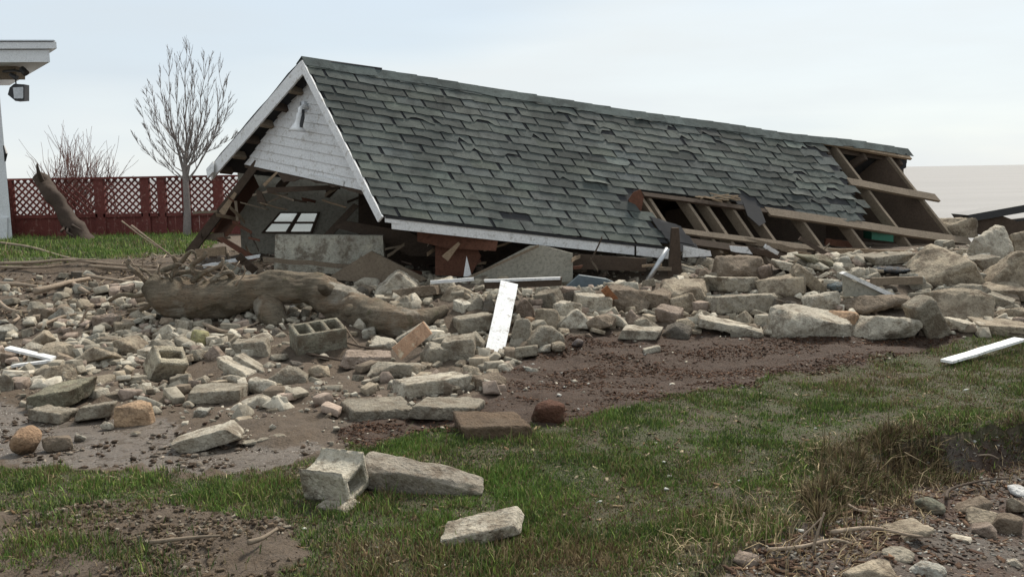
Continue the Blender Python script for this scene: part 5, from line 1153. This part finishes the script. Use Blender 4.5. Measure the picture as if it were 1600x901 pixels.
chips('wet_mud_clods', sample(800, -5, 1, 4.5, 7.5, zsel('wet', lambda x, y, px, py: np.clip(fbm(x*3, y*3, 0, 68, 2)*2.5, .06, 1))), (.008, .045), [(.10, .07, .05), (.07, .05, .035), (.2, .17, .14)])
soil = rubble('soil_crumbs', sample(6000, -4, 1, 2.6, 5.2, zsel('mud', lambda x, y, px, py: (py > 760)*np.clip(.4+fbm(x*3, y*3, 0, 69, 2)*2, .03, 1))), (.004, .026), [(.10, .073, .050), (.08, .057, .038), (.13, .098, .068), (.11, .08, .055), (.10, .073, .05), (.22, .19, .15)])

def blades(name, P_, hgt, wid, cols, lean=.6, hvar=.4, tipc=1.25):
    n = len(P_); a = rng.uniform(0, 6.28, n); h = hgt*np.exp(rng.normal(0, hvar, n))*np.clip(.85+1.1*fbm(P_[:, 0]*5, P_[:, 1]*5, 0, 140, 3), .55, 1.7); w = wid*rng.uniform(.6, 1.4, n)
    ld = rng.uniform(0, 6.28, n); lm_ = np.abs(rng.normal(0, lean, n)); dx, dy = np.cos(ld)*lm_, np.sin(ld)*lm_
    wx, wy = np.cos(a)*w/2, np.sin(a)*w/2; z0 = -.006; nn = np.sqrt(1+lm_**2)
    def pt(f, s, k=1.0): return np.stack([P_[:, 0]+dx/nn*h*f**1.6*k+wx*s, P_[:, 1]+dy/nn*h*f**1.6*k+wy*s, P_[:, 2]+z0+h*f/nn**.7], -1)
    V = np.stack([pt(0., 1), pt(0., -1), pt(.55, .75), pt(.55, -.75), pt(1.0, 0)], 1); V[:, 4, 2] -= h*.12*lm_
    Fi = np.array([[0, 1, 3], [0, 3, 2], [2, 3, 4]])[None]+(np.arange(n)*5)[:, None, None]
    c = cols; t = np.ones((n, 5, 3))*c[:, None]; t[:, 4] *= tipc; o = npmesh(name, V.reshape(-1, 3), Fi.reshape(-1, 3).astype(np.int32), MGR, tint=t.reshape(-1, 3), origin=(0, 0, 0)); return tag(o, None, None, None, 'stuff')
def gcols(P_, deadbias=0.0):
    n = len(P_); x, y = P_[:, 0], P_[:, 1]; px, py = proj(P_); f = fbm(x*1.1, y*1.1, 0, 101, 3); f2 = fbm(x*4, y*4, 0, 105, 3)
    green = np.array([.115, .190, .040]); lime = np.array([.215, .275, .065]); dk = np.array([.070, .105, .030]); dead = np.array([.28, .215, .115]); brn = np.array([.135, .092, .052])
    t = np.clip(.5+f2*1.4+rng.normal(0, .25, n), 0, 1)[:, None]; c = dk*(1-t)+green*t; k = (rng.random(n) < .22)[:, None]; c = np.where(k, lime, c)
    pd = np.clip(.19+deadbias+f*.55+f2*.25+.30*(py > 850)*(px > 500)+.22*(px < 450)*(py < 800)*0+.25*((px > 1200) & (py < 640)), .06, .9)
    k = rng.random(n) < pd; c = np.where(k[:, None], np.where((rng.random(n) < .45)[:, None], dead, brn), c); return c*np.exp(rng.normal(0, .18, (n, 1)))
gd = lambda x, y, px, py: np.clip(.8+1.2*fbm(x*1.6, y*1.6, 0, 110, 3)+1.0*fbm(x*9, y*9, 0, 112, 2)-.5*((px < 480) & (py > 780)), .28, 1)*np.clip(3.6/y, .45, 1)
PG = sample(330000, -5, 6.5, 2.7, 9.5, zsel('grass', gd)); blades('grass', PG, .021, .0050, gcols(PG))
chips('leaf_litter', sample(5000, -5, 6.5, 2.7, 9, zsel('grass')), (.006, .028), [(.20, .15, .09), (.14, .09, .05), (.30, .25, .17), (.09, .06, .04), (.12, .10, .05)], None, .3, 1.8)
PG = sample(34000, -12, -2.2, 11.5, 17, zsel('back')); blades('lawn_grass', PG, .05, .010, gcols(PG, -.12)*1.15)
PG = sample(9000, -4, 1, 2.6, 5.5, zsel('mud', lambda x, y, px, py: (py > 735)*np.clip(fbm(x*3, y*3, 0, 120, 2)*2.5-.1, .02, 1))); blades('sparse_grass', PG, .032, .0042, gcols(PG, .2))
# tufts and dead blades hanging over the eroded bank
def bankg(x, y, z):
    d = dpoly(x, y, bank_line); return (d < .24) & (x > 1.25) & (x < 4.2) & (y > 2.6) & (rng.random(len(x)) < np.clip(.35+fbm(x*5, y*5, 0, 130, 2)*2, .05, 1)*np.exp(-(d/.14)**2))
PG = sample(30000, 1.2, 4.5, 2.7, 6.6, bankg); cg = gcols(PG, .6)*np.where(rng.random((len(PG), 1)) < .5, .45, .9); blades('bank_grass', PG+[0, 0, 0.0], .055, .0046, cg, 1.2)
PG = sample(1300, -5, 6.5, 2.7, 8, zsel('grass', lambda x, y, px, py: .3)); blades('dry_stalks', PG, .042, .0034, np.tile([[.26, .21, .12]], (len(PG), 1))*np.exp(rng.normal(0, .2, (len(PG), 1))), 1.6)
PG = sample(3500, .5, 4.5, 2.7, 5.6, lambda x, y, z: (dpoly(x, y, bank_line) < .35) & (rng.random(len(x)) < .5)); blades('straw', PG, .07, .0042, np.tile([[.30, .23, .13]], (len(PG), 1))*np.exp(rng.normal(0, .25, (len(PG), 1))), 2.5)
